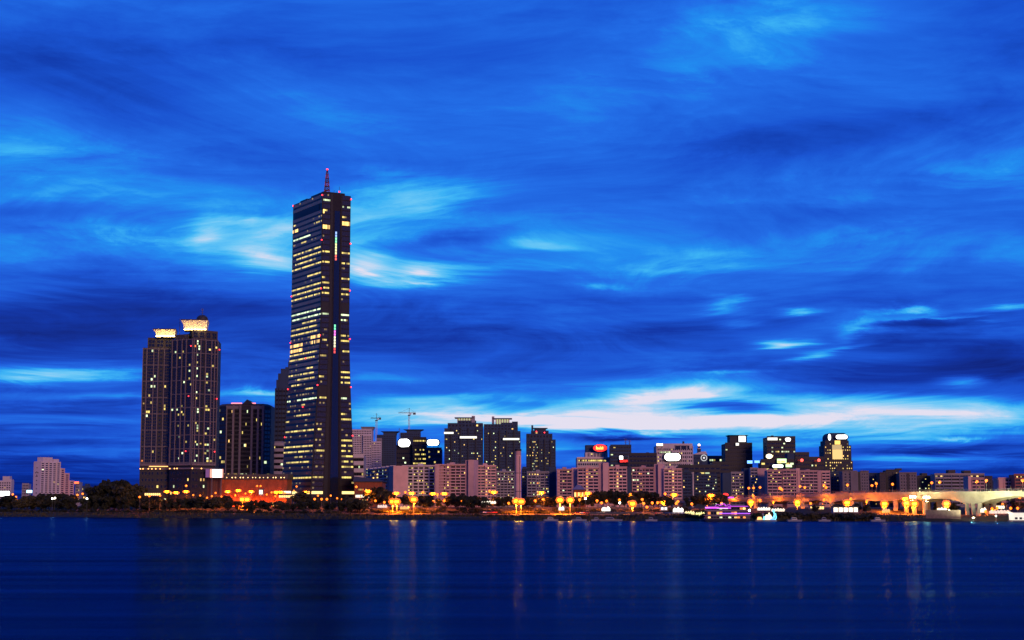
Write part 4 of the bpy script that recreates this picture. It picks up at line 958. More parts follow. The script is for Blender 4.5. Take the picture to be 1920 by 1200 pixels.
# ------------------------------------------------------------------ offices behind the pink row
def red_hotel():
    Y = 1900
    b = Bld('hotel_building', 'stepped grey hotel topped by a red oval sign with yellow script', 1082, 1152, 858, Y, Y, depth=36, cat='hotel', lit=(4, 3))
    b.wall(PALE); b.rows(b.front, 1, b.w - 1, 4, b.H - .8, 11, 16, .6, .5, .05)
    b.ribbons(b.front, b.w * .30, b.w * .78, b.H - 5.2, b.H - 2, 1, 14, .8, .95, (4,)); b.ribbons(b.front, b.w * .04, b.w * .26, b.H - 5.2, b.H - 2, 1, 6, .8, .5, (4,))
    b.roofbox(PALE, b.xpx(1098), b.xpx(1140), 4, 30, b.zpx(848) - b.H, 'setback')
    b.roofbox(BLUEW, b.xpx(1099), b.xpx(1139.5), 6, 28, b.zpx(834) - b.zpx(848) - .02, 'roof_house', b.zpx(848) + .01)
    b.block('belt', CREAM, b.front, 0, b.w, b.H - .9, b.H + .6, 0, .8)
    for t in range(17): b.block('pier', PALE, b.front, 1 + (b.w - 2) * t / 16 - .3, 1 + (b.w - 2) * t / 16 + .3, 4, b.H - 6, 0, .5)
    f = Face((b.xpx(1098), 4), (b.xpx(1140), 4)); b.rows(f, 2, f.L - 2, b.H + 1, b.zpx(849.5), 2, 6, .6, .6, .1); b.done()
    rr = random.Random(5); g_ = []; x = .22
    for (gw, gh) in ((.045, .46), (.05, .28), (.035, .28), (.035, .28), (.03, .44), (.05, .28), (.03, .40), (.03, .36)):
        g_.append((x, .30, gw, gh)); x += gw + .028
    sign('red oval neon sign with yellow script on the stepped hotel', 1112, 1139, 833, 847, Y - 3, SIGN_RED, shape='oval', glyphs=(SIGN_YEL, g_), legs=False, kind='neon_sign')
red_hotel()
b = striped('slate office with a lattice mast on its roof, right of the red-sign hotel', 1144.5, 1184, 835.5, 1880, 17, BLUEW, .02, dark=6, rowlit={8: .3, 7: .2}); b.roofbox(BLUEW, -b.w/2 + 1, b.w/2 - 1, 3, 12, 1.2)
for (px, h_) in ((1174, 14), (1181, 11)): b.mast(b.xpx(px), 3, b.H, h_ * .64, .5)
b.done()
sign('small square white sign on the slate mast office', 1161.5, 1168.5, 855, 861, 1876, SIGN_WHITE, legs=False)
sign('red neon lettering under the small square white sign', 1162, 1181, 861.5, 867.5, 1875, principled('sign_back', (.04, .02, .02)), glyphs=(SIGN_RED, [(.02, .1, .12, .8), (.17, .1, .12, .6), (.32, .2, .14, .7), (.5, .1, .1, .7), (.63, .25, .14, .6), (.82, .1, .14, .75)]), legs=False, kind='neon_sign')
b = striped('black flat-roofed office with scattered lit floors, left of the big white oval sign', 1180, 1232, 851.5, 1800, 12, DARKW, .04, dark=1, rowlit={8: .18, 7: .3, 6: .2}); b.roofbox(DARKW, b.xpx(1213), b.xpx(1218), 4, 9, 2.2); b.done()
def oval_office():
    Y = 1850
    b = Bld('office_building', 'grey office with a big white oval sign across its front', 1231, 1300, 836, Y, Y, depth=34, cat='office building', lit=(3, 4, 4))
    b.wall(PALE); b.rows(b.front, 1, b.w - 1, 6, b.H - 2, 14, 18, .6, .5, .07)
    b.ribbons(b.front, b.w * .08, b.w * .42, b.H - 9, b.H - 6, 1, 9, .8, .8, (3,))
    b.roofbox(PALE, b.xpx(1244), b.xpx(1299), 1, 30, b.zpx(831.5) - b.H, 'roof_house'); b.roofbox(DARKW, b.xpx(1281), b.xpx(1284), 2, 6, 2.6, z=b.zpx(831.5) + .02)
    b.win(b.front, b.xpx(1265) + b.w/2, b.xpx(1293) + b.w/2, b.H - 4.2, b.H + .5, 8, 1, 0)
    for t in range(7): b.block('pier', PALE, b.front, b.w * t / 6.1, b.w * t / 6.1 + .7, 0, b.H - .5, 0, .7)
    b.done()
    sign('big glaring white oval sign across the grey office front', 1244, 1279, 849, 865, Y - 3, SIGN_WHITE, shape='pill', legs=False)
    sign('small warm white sign on the roof corner of the grey office', 1231, 1244, 831.5, 836, Y - 2, emit('sign_warm', (1, .8, .6), 3), legs=True)
oval_office()
def clock_office():
    Y = 1950
    b = Bld('office_building', 'gabled slate office with a round emblem and a beacon turret', 1300, 1327, 852, Y, Y, depth=26, cat='office building', lit=(3, 4))
    b.wall(BLUEW); h = b.w / 2
    m_ = MB(); za = b.zpx(846.5)
    m_.v = [(-h, 0, b.H + .01), (h, 0, b.H + .01), (b.xpx(1324), 0, za), (b.xpx(1316), 0, za), (-h, 24, b.H + .01), (h, 24, b.H + .01), (b.xpx(1324), 24, za), (b.xpx(1316), 24, za)]
    m_.f = [(0, 1, 2, 3), (7, 6, 5, 4), (0, 3, 7, 4), (1, 5, 6, 2), (3, 2, 6, 7), (0, 4, 5, 1)]; m_.m = [0] * 6; m_.build('gable', PALE, b.root)
    b.rows(b.front, 1, b.w * .6, 4, b.H - 2, 10, 6, .6, .5, .06)
    bb = MB(); bb.box(b.xpx(1309.5), b.xpx(1316), 6, 10, b.H, b.zpx(840)); bb.build('turret', BLUEW, b.root)
    for q in (837, 841.5): b.roofbox(CREAM, b.xpx(1310), b.xpx(1315.5), 5.5, 10.5, .9, 'turret_band', b.zpx(q))
    bb = MB(); bb.box(b.xpx(1311), b.xpx(1314.5), 6.5, 9.5, b.zpx(840) + .01, b.zpx(836)); bb.build('turret', BLUEW, b.root)
    beacon(b.root, (b.xpx(1313), 8, b.zpx(834)), 1.6, mat=emit('turret_lamp', (1, .75, .6), 4))
    def disc(r, y0, mat, name):
        m_ = MB(); n = 20; c = (b.xpx(1320.3), b.zpx(858.5)); m_.v = [(c[0] + r*math.cos(2*math.pi*k/n), y0, c[1] + r*math.sin(2*math.pi*k/n)) for k in range(n)] + [(c[0] + r*math.cos(2*math.pi*k/n), y0 + .3, c[1] + r*math.sin(2*math.pi*k/n)) for k in range(n)]
        m_.f = [tuple(range(n))] + [(k, (k+1) % n, n + (k+1) % n, n + k) for k in range(n)]; m_.m = [0] * len(m_.f); return m_.build(name, mat, b.root)
    disc(4.0, -.5, emit('emblem_ring', (.8, .85, .9), .8), 'emblem'); disc(3.1, -.7, DARKW, 'emblem_disc'); disc(1.3, -.9, emit('emblem_core', (.9, .92, 1), .9), 'emblem_core')
    b.done()
clock_office()
b = striped('low slate office with a row of lit top windows behind the emblem office', 1326, 1358, 857.5, 2000, 9, BLUEW, .05, dark=6, rowlit={8: .35}); b.done()
b = striped('dark low office roof with lit strips below the emblem office', 1272, 1352, 874, 1620, 9, DARKW, .03, rowlit={8: .12, 7: .35}); b.roofbox(BLUEW, b.xpx(1312), b.xpx(1345), 4, 14, 2.0); b.done()
b = striped('dark low office between the emblem office and the flared-top tower', 1336, 1368, 868, 1660, 10, DARKW, .06, rowlit={7: .4}); b.done()
def flared_tower():
    Y = 1950
    b = striped('black office tower with a flared top and a square white sign', 1360, 1411, 832, Y, 16, DARKW, .02, depth=34, dark=6, rowlit={10: .2, 9: .12, 6: .5, 7: .35, 8: .1}, panes=12)
    x0, x1 = b.xpx(1370), b.xpx(1402)
    b.roofbox(DARKW, x0, x1, 4, 28, b.zpx(817.5) - b.H, 'roof_house')
    bb = MB(); z = b.zpx(817.5); bb.prism([(x0, 4), (x1, 4), (x1, 28), (x0, 28)], z + .01, b.zpx(815.5), 0, [(x0 - 2.2, 2), (x1 + 2.2, 2), (x1 + 2.2, 30), (x0 - 2.2, 30)]); bb.build('roof_canopy', DARKW, b.root); b.done()
    sign('square white sign high on the flared-top black tower', 1385, 1399.5, 817.5, 828.5, Y + 2, emit('sign_bright', (1, 1, .94), 2.5), legs=False)
    sign('small white emblem sign at the shoulder of the flared-top black tower', 1379.5, 1387, 830.5, 835.5, Y - 3, SIGN_SOFT, legs=False)
flared_tower()
sign('blue neon sign pair below the flared-top black tower', 1401, 1412, 863.5, 869, 1800, SIGN_BLUE, kind='neon_sign')
sign('blue neon sign nearest the green-lit podium', 1414.5, 1425.5, 863.5, 868, 1800, SIGN_BLUE, kind='neon_sign')
def lit_office():
    Y = 1900
    b = striped('office tower with white signs on its crown and bright lit floors, over the green-lit podium', 1438.5, 1492, 820, Y, 17, DARKW, .10, depth=30, rowlit={13: .8, 14: .15, 11: .55, 10: .6, 9: .55, 8: .4, 7: .3, 12: .15}, panes=14, litset=(3, 4, 3)); b.roofbox(DARKW, b.xpx(1448), b.xpx(1452), 3, 8, 2.4); b.done()
    sign('long white sign on the crown of the lit office tower', 1439, 1460, 820.5, 825.5, Y - 3, SIGN_SOFT, legs=False)
    sign('oval white sign at the crown corner of the lit office tower', 1472, 1485, 820.5, 828, Y - 3, emit('sign_bright', (1, 1, .94), 2.5), shape='pill', legs=False)
    b = striped('low podium wing with green and yellow lit signs below the lit office tower', 1427, 1490, 864, 1840, 8, DARKW, .15, rowlit={7: .35, 6: .4}); b.roofbox(BLUEW, b.xpx(1478), b.xpx(1491), 2, 20, b.zpx(850) - b.H); b.done()
    sign('green lit sign on the podium wing', 1457, 1476, 860, 868, 1836, SIGN_GREEN, glyphs=(SIGN_YEL, [(.05, .1, .3, .4), (.42, .12, .4, .35)]), legs=False)
    sign('long white sign on the podium wing under the green one', 1448, 1470, 871, 877, 1834, emit('sign_mint', (.8, 1, .8), 3), shape='pill', legs=False)
    sign('green sign beside the long white podium sign', 1473, 1486, 870.5, 876, 1834, SIGN_GREEN, legs=False)
    sign('warm triangular lantern sign left of the lit office tower', 1436, 1450, 851, 860, 1850, emit('lantern', (1, .8, .5), 3.5), shape='oval', kind='rooftop_lantern', cat='sign')
lit_office()
b = striped('black block with one red roof light, beside the lit office tower', 1492, 1518, 850, 1860, 12, DARKW, .02); b.done()
b = striped('lower black block with a red tower light, left of the gold-panelled tower', 1518, 1546, 859, 1860, 10, DARKW, .05, rowlit={8: .3}); b.done()
for (lb, px, py) in (('red globe light on the black block', 1503.5, 863), ('red light cluster on the lower black block', 1535.5, 863)):
    r_ = thing('warning_light', lb, 'warning light', at(px, py, 1850)); m_ = MB(); m_.bar((0, 0, -6), (0, 0, 0), .3); m_.build('pole', DARK_STEEL, r_); m_ = MB(); m_.ball((0, 0, 0), 1.8, seg=8, rings=5); m_.build('globe', emit('red_globe', (1, .08, .05), 4), r_)
def gold_tower():
    Y = 1900
    b = Bld('office_tower', 'stepped office tower with a gold lit panel and round white top signs', 1547, 1600, 864, Y, Y, depth=34, cat='office tower', lit=(4, 4, 2))
    b.wall(DARKW); f = b.front
    tiers = [(1547, 1598, 835), (1549.5, 1594, 826)]; zp = b.H
    for i, (q0, q1, qy) in enumerate(tiers):
        bb = MB(); bb.box(b.xpx(q0), b.xpx(q1), 1 + i, 33 - i, zp + .01, b.zpx(qy)); bb.build('tier', DARKW, b.root)
        fz = Face((b.xpx(q0), 1 + i), (b.xpx(q1), 1 + i)); b.rows(fz, .5, fz.L - .5, zp + .5, b.zpx(qy) - .5, 5 if i == 0 else 2, 12, .5, .5, .55 if i == 0 else .25); zp = b.zpx(qy)
    b.rows(f, .5, b.w - .5, b.H * .1, b.H - .5, 14, 13, .5, .5, .55)
    pts = []; x0, x1 = b.xpx(1552.5), b.xpx(1592.5); z1 = b.zpx(811.5)
    n = 8; r_ = 5.5
    out = [(x0, zp + .01), (x1, zp + .01)] + [(x1 - r_ + r_ * math.cos(t * math.pi / 2 / n), z1 - r_ + r_ * math.sin(t * math.pi / 2 / n)) for t in range(n + 1)] + [(x0 + r_ - r_ * math.sin(t * math.pi / 2 / n), z1 - r_ + r_ * math.cos(t * math.pi / 2 / n)) for t in range(n + 1)]
    m_ = MB(); k = len(out); m_.v = [(p[0], 4, p[1]) for p in out] + [(p[0], 28, p[1]) for p in out]; m_.f = [tuple(range(k)), tuple(range(2*k-1, k-1, -1))] + [(i, (i+1) % k, k + (i+1) % k, k + i)[::-1] for i in range(k)]; m_.m = [0] * len(m_.f)
    m_.build('rounded_top', BLUEW, b.root)
    b.block('lit_panel', emit('gold_panel', (1.0, .62, .2), 1.1), Face((b.xpx(1562), -.2), (b.xpx(1581), -.2)), 0, b.xpx(1581) - b.xpx(1562), b.zpx(861), b.zpx(843), 0, .3)
    b.block('lit_panel', emit('gold_panel2', (.7, .5, .2), .8), Face((b.xpx(1562), .6), (b.xpx(1580), .6)), 0, b.xpx(1580) - b.xpx(1562), b.zpx(842.8), b.zpx(834), 0, .2)
    b.done()
    sign('round white sign on the rounded top of the gold-panelled tower', 1552.5, 1560.5, 813.5, 826, Y + 1, emit('sign_bright', (1, 1, .94), 2.5), shape='oval', legs=False)
    sign('wide white sign on the rounded top of the gold-panelled tower', 1566, 1593, 815, 823.5, Y + 1, SIGN_WHITE, shape='pill', legs=False)
    sign('gold lettered sign below the wide white sign of the gold-panelled tower', 1565, 1578, 826, 833.5, Y + 1, SIGN_GOLD, legs=False)
gold_tower()

# ------------------------------------------------------------------ eastern apartment row above the bridge
def east(label, a, c, py, Y, mat, kind, floors, n, lit=.06, Yb=None, fins=(), roof=(), litset=(2, 4)):
    b = Bld('apartment_block', label, a, c, py, Y, Yb, depth=14, cat='apartment block', lit=litset)
    b.wall(mat)
    if kind == 'b': b.balconies(b.front, .4, b.w - .4, 1.5, b.H - 1, floors, n, mat, 1.3, .45, lit, 3, .4)
    elif kind == 's':
        b.ribbons(b.front, .5, b.w - .5, 1.5, b.H - 1, floors, n * 3, .45, lit)
    else: b.rows(b.front, .6, b.w - .6, 1.5, b.H - 1.2, floors, n, .42, .42, lit)
    for (q0, q1, qy, m2, fwd) in fins:
        bb = MB(); bb.box(b.xpx(q0), b.xpx(q1), -fwd, 13.5, 0, b.zpx(qy)); bb.build('gable_wall', m2, b.root)
    for (q0, q1, qy, m2) in roof: b.roofbox(m2, b.xpx(q0), b.xpx(q1), 2, 11, b.zpx(qy) - b.H)
    b.block('parapet', mat, b.front, 0, b.w, b.H, b.H + .8, -.4, .6)
    return b.done()
east('slate balcony block with a pale-lit stair column, under the dark low office', 1301, 1345, 890, 1500, BLUEW, 'b', 10, 5, .14, litset=(3, 4), roof=((1310, 1316, 886, BLUEW),))
east('banded slate block behind a purple-grey end wall, over the boat', 1371, 1395, 886, 1520, GREYW, 'b', 10, 3, .12, fins=((1355, 1371, 886.5, BLUEW, .8), (1395, 1407, 878, BLUEW, .8)))
east('narrow banded slate block below the blue neon signs', 1407, 1421, 878, 1510, GREYW, 'b', 12, 2, .10, fins=((1421, 1438, 878, PINK_DK, .8),))
east('rose apartment block with scattered white windows, westmost over the bridge', 1438.5, 1467, 882, 1480, PINK_DK, 'b', 11, 3, .08, roof=((1444, 1449, 879, PINK_DK),))
east('rose apartment block with dark bays below the black block', 1467.5, 1497, 881, 1480, PINK_DK, 'b', 11, 4, .07, fins=((1493, 1500, 878, PINK, .8),))
east('rose apartment block with dark bays below the lower black block', 1500.5, 1534, 883, 1480, PINK_DK, 'b', 11, 4, .08, roof=((1514, 1520, 880, PINK_DK),), fins=((1533, 1540, 882, PINK_DK, 1.0),))
east('narrow rose block below the gold-panelled tower', 1540.5, 1557, 884, 1482, PINK, 'b', 11, 2, .05)
east('slate block right below the gold-panelled tower', 1557.5, 1580, 885, 1500, BLUEW, 'r', 11, 4, .05, roof=((1570, 1582, 878, DARKW),))
east('tan block with a plain wall and one window column, right of the gold-panelled tower', 1580.5, 1608, 884, 1470, BROWN_LT, 'r', 11, 3, .02, fins=((1595, 1609, 884, BROWN_LT, 1.2),))
east('tan block with twin window columns and a dark slot on its flank', 1614, 1630, 884, 1470, BROWN_LT, 'r', 11, 3, .02, fins=((1609, 1614, 885, DARKW, -.3),))
east('slate block with a few lit windows between two tan blocks', 1630.5, 1650, 888, 1500, BLUEW, 'r', 10, 4, .10)
east('dim tan block left of the dark-capped block', 1650.5, 1662, 887, 1475, BROWN, 'r', 11, 3, .02)
east('dark-capped block with two bright windows', 1662.5, 1687, 882, 1480, DARKW, 'r', 11, 3, .10, roof=((1684, 1693, 878, DARKW),))
east('tan block with two columns of small windows, right of the dark-capped block', 1687.5, 1720, 887, 1465, BROWN_LT, 'r', 10, 6, .02, fins=((1701, 1706, 888, BROWN, .4),))
east('charcoal block with yellow-lit stair columns', 1721, 1752, 893, 1480, DARKW, 'r', 9, 5, .35, roof=((1731, 1741, 887, DARKW),), litset=(4, 3))
east('long charcoal balcony block with two rooftop boxes', 1753, 1847, 889, 1460, GREYW, 'b', 9, 6, .05, roof=((1781, 1794, 881, DARKW), (1810, 1823, 882, DARKW)))
east('pale terrace block with a fin wall in front of the long charcoal block', 1822, 1847, 897, 1330, PINK_DK, 'b', 8, 3, .08, fins=((1816, 1822, 893, PINK, .8),))
east('brown block with three lit windows right of the long charcoal block', 1848, 1862, 894, 1400, BROWN, 'r', 8, 2, .15)
east('narrow slate block behind the brown block', 1862.5, 1872, 902, 1500, BLUEW, 's', 8, 1, .05)
east('pink balcony block above the bridge arch', 1872.5, 1902, 897, 1350, PINK, 'b', 8, 3, .04, fins=((1872, 1886, 898, PINK, .6),))
east('red-brown block cut by the edge of the view above the bridge arch', 1902.5, 1945, 890, 1340, principled('red_brown', (.30, .11, .08), noise=.12, nscale=.2), 'b', 9, 4, .06)
# low infill behind the river road, seen in the gaps
def infill(label, a, c, py, Y, mat, floors=3, n=8, lit=.12): small_block(label, a, c, py, Y, mat, floors, n, lit, roof=True, litset=(2, 5, 4))

# ------------------------------------------------------------------ tower cranes
def crane(label, px, py, Y, jib_l, jib_r, up):
    x = wx(px, Y); z0 = wz(850, Y) ; zt = wz(py, Y)
    r_ = thing('tower_crane', label, 'crane', (x, Y, z0), R(14))
    def lattice(a, c, w, n, name, mat):
        m_ = MB(); a = Vector(a); c = Vector(c); d = (c - a).normalized(); u = Vector((0, 1, 0)) if abs(d.y) < .9 else Vector((1, 0, 0)); s_ = d.cross(u).normalized(); u = s_.cross(d)
        P_ = lambda t, i, j: a.lerp(c, t) + s_ * (w * i) + u * (w * j)
        for i in (-1, 1):
            for j in (-1, 1): m_.bar(P_(0, i, j), P_(1, i, j), .16)
        for k in range(n):
            t0, t1 = k / n, (k + 1) / n
            for i in (-1, 1): m_.bar(P_(t0, i, -1), P_(t1, i, 1), .11); m_.bar(P_(t0, -1, i), P_(t1, 1, i), .11)
        return m_.build(name, mat, r_)
    Hh = zt - z0; pale = principled('crane_paint', (.55, .52, .50), rough=.6)
    lattice((0, 0, 0), (0, 0, Hh - 4), .9, 12, 'mast', pale)
    m_ = MB(); m_.box(-1.6, 1.6, -1.6, 1.6, Hh - 4, Hh - 2.6); m_.build('slewing_ring', DARK_STEEL, r_)
    m_ = MB(); m_.box(1.0, 2.8, -1.9, -.2, Hh - 2.4, Hh - .2); m_.build('cab', pale, r_)
    lattice((-jib_l, 0, Hh), (0, 0, Hh), .6, 10, 'jib', DARK_STEEL); lattice((0, 0, Hh), (jib_r, 0, Hh + up), .6, 6, 'counter_jib', DARK_STEEL)
    m_ = MB(); m_.box(jib_r * .6, jib_r, -1, 1, Hh + up - 3.0, Hh + up - .6); m_.build('counterweight', DARK_STEEL, r_)
    m_ = MB(); m_.bar((0, 0, Hh - 2.6), (0, 0, Hh + 6.5), .35); m_.build('apex', DARK_STEEL, r_)
    m_ = MB(); m_.bar((0, 0, Hh + 6.3), (-jib_l * .8, 0, Hh + .6), .1); m_.bar((0, 0, Hh + 6.3), (jib_r * .8, 0, Hh + up), .1); m_.build('tie_rod', DARK_STEEL, r_)
crane('shorter tower crane rising just right of the skyscraper', 704.5, 784, 2120, 8, 6, 1.0)
crane('taller tower crane with a long jib above the white rooftop signs', 766, 774, 2150, 15, 9, .6)
# ------------------------------------------------------------------ river bank, park and city ground: one sheet
BANK = [(px, 29500.0 / (py - 945.0)) for px, py in ((-400, 968.0), (0, 968.5), (267, 970.5), (500, 972.5), (750, 974.5), (1000, 976.0), (1400, 977.0), (1920, 977.2), (2400, 977.6))]
BANKW = [(wx(px, Y), Y) for px, Y in BANK]
def bankY(x):
    P_ = BANKW
    if x <= P_[0][0]: return P_[0][1] + (P_[0][0] - x) * .35
    for (xa, ya), (xb, yb) in zip(P_, P_[1:]):
        if x <= xb: return ya + (yb - ya) * (x - xa) / (xb - xa)
    return P_[-1][1]
PROF = [(-40, -3.0), (-3, -.8), (0, -.1), (5, 1.3), (14, 2.7), (19, 3.1), (23, 3.15), (40, 3.4), (68, 3.8), (82, 6.6), (90, 6.95), (108, 7.0), (400, 7.0), (2500, 7.0), (14000, 7.0)]
def groundz(x, Y):
    d = Y - bankY(x)
    for (da, za), (db, zb) in zip(PROF, PROF[1:]):
        if d <= db: return za + (zb - za) * (d - da) / (db - da)
    return 7.0
def on_bank(px, d):
    """world point d metres behind the waterline at a picture column"""
    Y = 1000.0
    for _ in range(12): Y = bankY(wx(px, Y)) + d
    x = wx(px, Y); return Vector((x, Y, groundz(x, Y)))
GRASS = principled('bank_grass_soil', (0.011, 0.012, 0.006), rough=.95, noise=.45, nscale=.12, bump=.6)
PAVE = principled('path_concrete', (0.09, 0.083, 0.075), rough=.9, noise=.15, nscale=.4)
ASPH = principled('asphalt', (0.05, 0.05, 0.052), rough=.9, noise=.2, nscale=.3)
xs = [-9000, -4000, -1500] + [-700 + 14 * k for k in range(102)] + [1200, 2500, 6000]
g = MB()
for x in xs:
    wob = 1.6 * math.sin(x * .043) + 1.1 * math.sin(x * .117 + 1) if -800 < x < 800 else 0
    for (d, z) in PROF: g.v.append((x, bankY(x) + d + (wob if -5 < d < 15 else 0), z + (.35 * math.sin(x * .09 + d) if 4 < d < 80 else 0)))
n = len(PROF)
for i in range(len(xs) - 1):
    for j in range(n - 1): g.f.append((i * n + j, (i + 1) * n + j, (i + 1) * n + j + 1, i * n + j + 1)); g.m.append(0)
g.build('ground', GRASS, kind='structure')
def strip(name, d0, d1, dz, mat, x0=-700, x1=700):
    m_ = MB(); k = int((x1 - x0) / 14)
    for i in range(k + 1):
        x = x0 + 14 * i
        for d in (d0, d1): m_.v.append((x, bankY(x) + d, max(groundz(x, bankY(x) + d), 0) + .36 + dz))
    for i in range(k): m_.f.append((2*i, 2*i+2, 2*i+3, 2*i+1)); m_.m.append(0)
    return m_.build(name, mat, kind='structure')
strip('path', 18.5, 22.5, .06, PAVE); strip('road', 90, 106, .02, ASPH)
def wall_run(label, d, h, mat, x0, x1, base=0.0, name='barrier_wall', cat='barrier wall'):
    root = None; m_ = MB(); k = max(1, int((x1 - x0) / 12)); c = Vector(((x0 + x1) / 2, bankY((x0 + x1) / 2) + d, 0))
    for i in range(k):
        xa, xb = x0 + (x1 - x0) * i / k, x0 + (x1 - x0) * (i + 1) / k
        ya, yb = bankY(xa) + d, bankY(xb) + d; za = groundz(xa, ya) - .5 + base
        i0 = len(m_.v); m_.v += [(xa, ya, za), (xb, yb, za), (xb, yb + .4, za), (xa, ya + .4, za), (xa, ya, za + h + .5), (xb, yb, za + h + .5), (xb, yb + .4, za + h + .5), (xa, ya + .4, za + h + .5)]
        for q in ((0,1,5,4),(2,3,7,6),(4,5,6,7)): m_.f.append(tuple(i0 + t for t in q)); m_.m.append(0)
        if i == 0: m_.f.append((i0 + 3, i0, i0 + 4, i0 + 7)); m_.m.append(0)
        if i == k - 1: m_.f.append((i0 + 1, i0 + 2, i0 + 6, i0 + 5)); m_.m.append(0)
    o = m_.build(name, mat); return tag(o, label, cat)
wall_run('long low concrete road barrier glowing orange behind the riverside park', 88.5, 1.1, PAVE, on_bank(420, 88)[0], on_bank(1290, 88)[0])
wall_run('low orange-lit retaining wall along the park car rows, below the pink slabs', 47, 1.3, PAVE, on_bank(1105, 47)[0], on_bank(1228, 47)[0], name='retaining_wall', cat='retaining wall')
wall_run('dark stone embankment wall at the water under the bridge', 4, 5.5, principled('wet_stone', (.12, .09, .085), noise=.35, nscale=.5), on_bank(1735, 4)[0], on_bank(1800, 4)[0], name='embankment_wall', cat='embankment wall')

# ------------------------------------------------------------------ helpers for labelled rows of things
ZONES = [(262, 'in the dark tree line'), (366, 'at the foot of the twin-crowned tower'), (413, 'below the white video screen'), (475, 'before the red hall west half'), (536, 'before the red hall east half'),
         (590, 'below the skyscraper broad face'), (662, 'below the skyscraper narrow face'), (728, 'before the sloping-roofed hall'), (772, 'below the brightest white sign'), (818, 'below the cream slab'), (872, 'below the pink slab stair column'), (930, 'below the blank pink end wall'),
         (985, 'around the chimney foot'), (1043, 'just east of the chimney'), (1083, 'below the narrow rose block'), (1125, 'below the red-sign hotel'), (1184, 'between the tall pink end walls'), (1250, 'below the big oval sign'),
         (1322, 'by the bridge abutment'), (1375, 'behind the purple-lit boat'), (1420, 'past the purple-lit boat stern'), (1480, 'below the rose blocks'), (1545, 'beneath the middle bridge spans'), (1610, 'below the gold-panelled tower'),
         (1665, 'before the dark-capped block'), (1722, 'at the cluster of bridge piers'), (1800, 'below the long charcoal block'), (1862, 'at the slanted bridge pier'), (9999, 'below the bridge arch')]
COUNT = {}
def where(px, kind):
    z = next(t for lim, t in ZONES if px < lim); key = (kind, z)
    i = COUNT.get(key, 0); COUNT[key] = i + 1
    return i, z
def auto(kind, desc, px, total=None):
    i, z = where(px, kind)
    return '%s, %s from the left %s' % (desc, ORD[min(i, 19)], z)

# ------------------------------------------------------------------ lamps
SOD_BIG = emit('sodium_flood', (1.0, 0.20, 0.0015), 60.0, light=True)
SOD = emit('sodium_lamp', (1.0, 0.19, 0.002), 30.0, light=True)
SOD_S = emit('sodium_globe', (1.0, 0.17, 0.006), 3.6, light=True)
WHITE_L = emit('white_lamp', (1.0, 0.92, 0.70), 30.0, light=True)
SOD_MID = emit('sodium_deck_flood', (1.0, 0.22, 0.0015), 110.0, light=True)
GLOW_BALL = emit('glow_ball', (1.0, 0.17, 0.004), 1.6)  # for balls added around lamp cores, painting their orange halo
FLOOD_P = emit('pier_flood', (0.95, 0.95, 0.50), 5500.0, light=True)
FLOOD_W = emit('bridge_flood', (1.0, 0.86, 0.30), 60.0, light=True)
def lamp_proto(kind):
    """unit-height posts: pole of height 1 is scaled by the real height; the heads keep their size"""
    return None
DOWN_BIG = emit('flood_lens', (1.0, 0.17, 0.004), 6500.0, light=True)
DOWN = emit('lamp_lens', (1.0, 0.17, 0.004), 9000.0, light=True)
DOWN_S = emit('small_lamp_lens', (1.0, 0.17, 0.004), 1500.0, light=True)
UP = emit('added_uplight', (1.0, 0.20, 0.004), 850.0, light=True)  # upward light added to brighten the bridge girder
UP_W = emit('added_uplight_white', (1.0, 0.84, 0.42), 320.0, light=True)  # the same added upward light in white, for the right-hand girder
LENS = {}
def lens_mesh(mat, w, d):
    k = (mat.name, w, d)
    if k not in LENS:
        b = MB(); b.quad((-w, d, 0), (w, d, 0), (w, -d, 0), (-w, -d, 0)); LENS[k] = b.mesh('lamp_lens', mat)
    return LENS[k]
LAMPS = []
HEADS = {}
def head_mesh(key, r, mat, sq=.7):
    if key not in HEADS:
        b = MB(); b.ball((0, 0, 0), r, r, r * sq, seg=8, rings=5); HEADS[key] = b.mesh('bulb', mat)
    return HEADS[key]
POLES = {}
def pole_mesh():
    if 'p' not in POLES:
        b = MB(); b.bar((0, 0, 0), (0, 0, 1), .16, n=6, r2=.09); POLES['p'] = b.mesh('pole', STEEL)
        b = MB(); b.bar((0, 0, 0), (1, 0, 0), .08, n=5); POLES['a'] = b.mesh('arm', STEEL)
        b = MB(); b.box(-.55, .55, -.35, .35, 0, .3); POLES['h'] = b.mesh('lamp_head', DARK_STEEL)
    return POLES
def part(name, mesh, parent, loc=(0, 0, 0), scale=(1, 1, 1), rz=0):
    o = bpy.data.objects.new(name, mesh); COL.objects.link(o); o.parent = parent; o.location = loc; o.scale = scale; o.rotation_euler = (0, 0, rz); return o
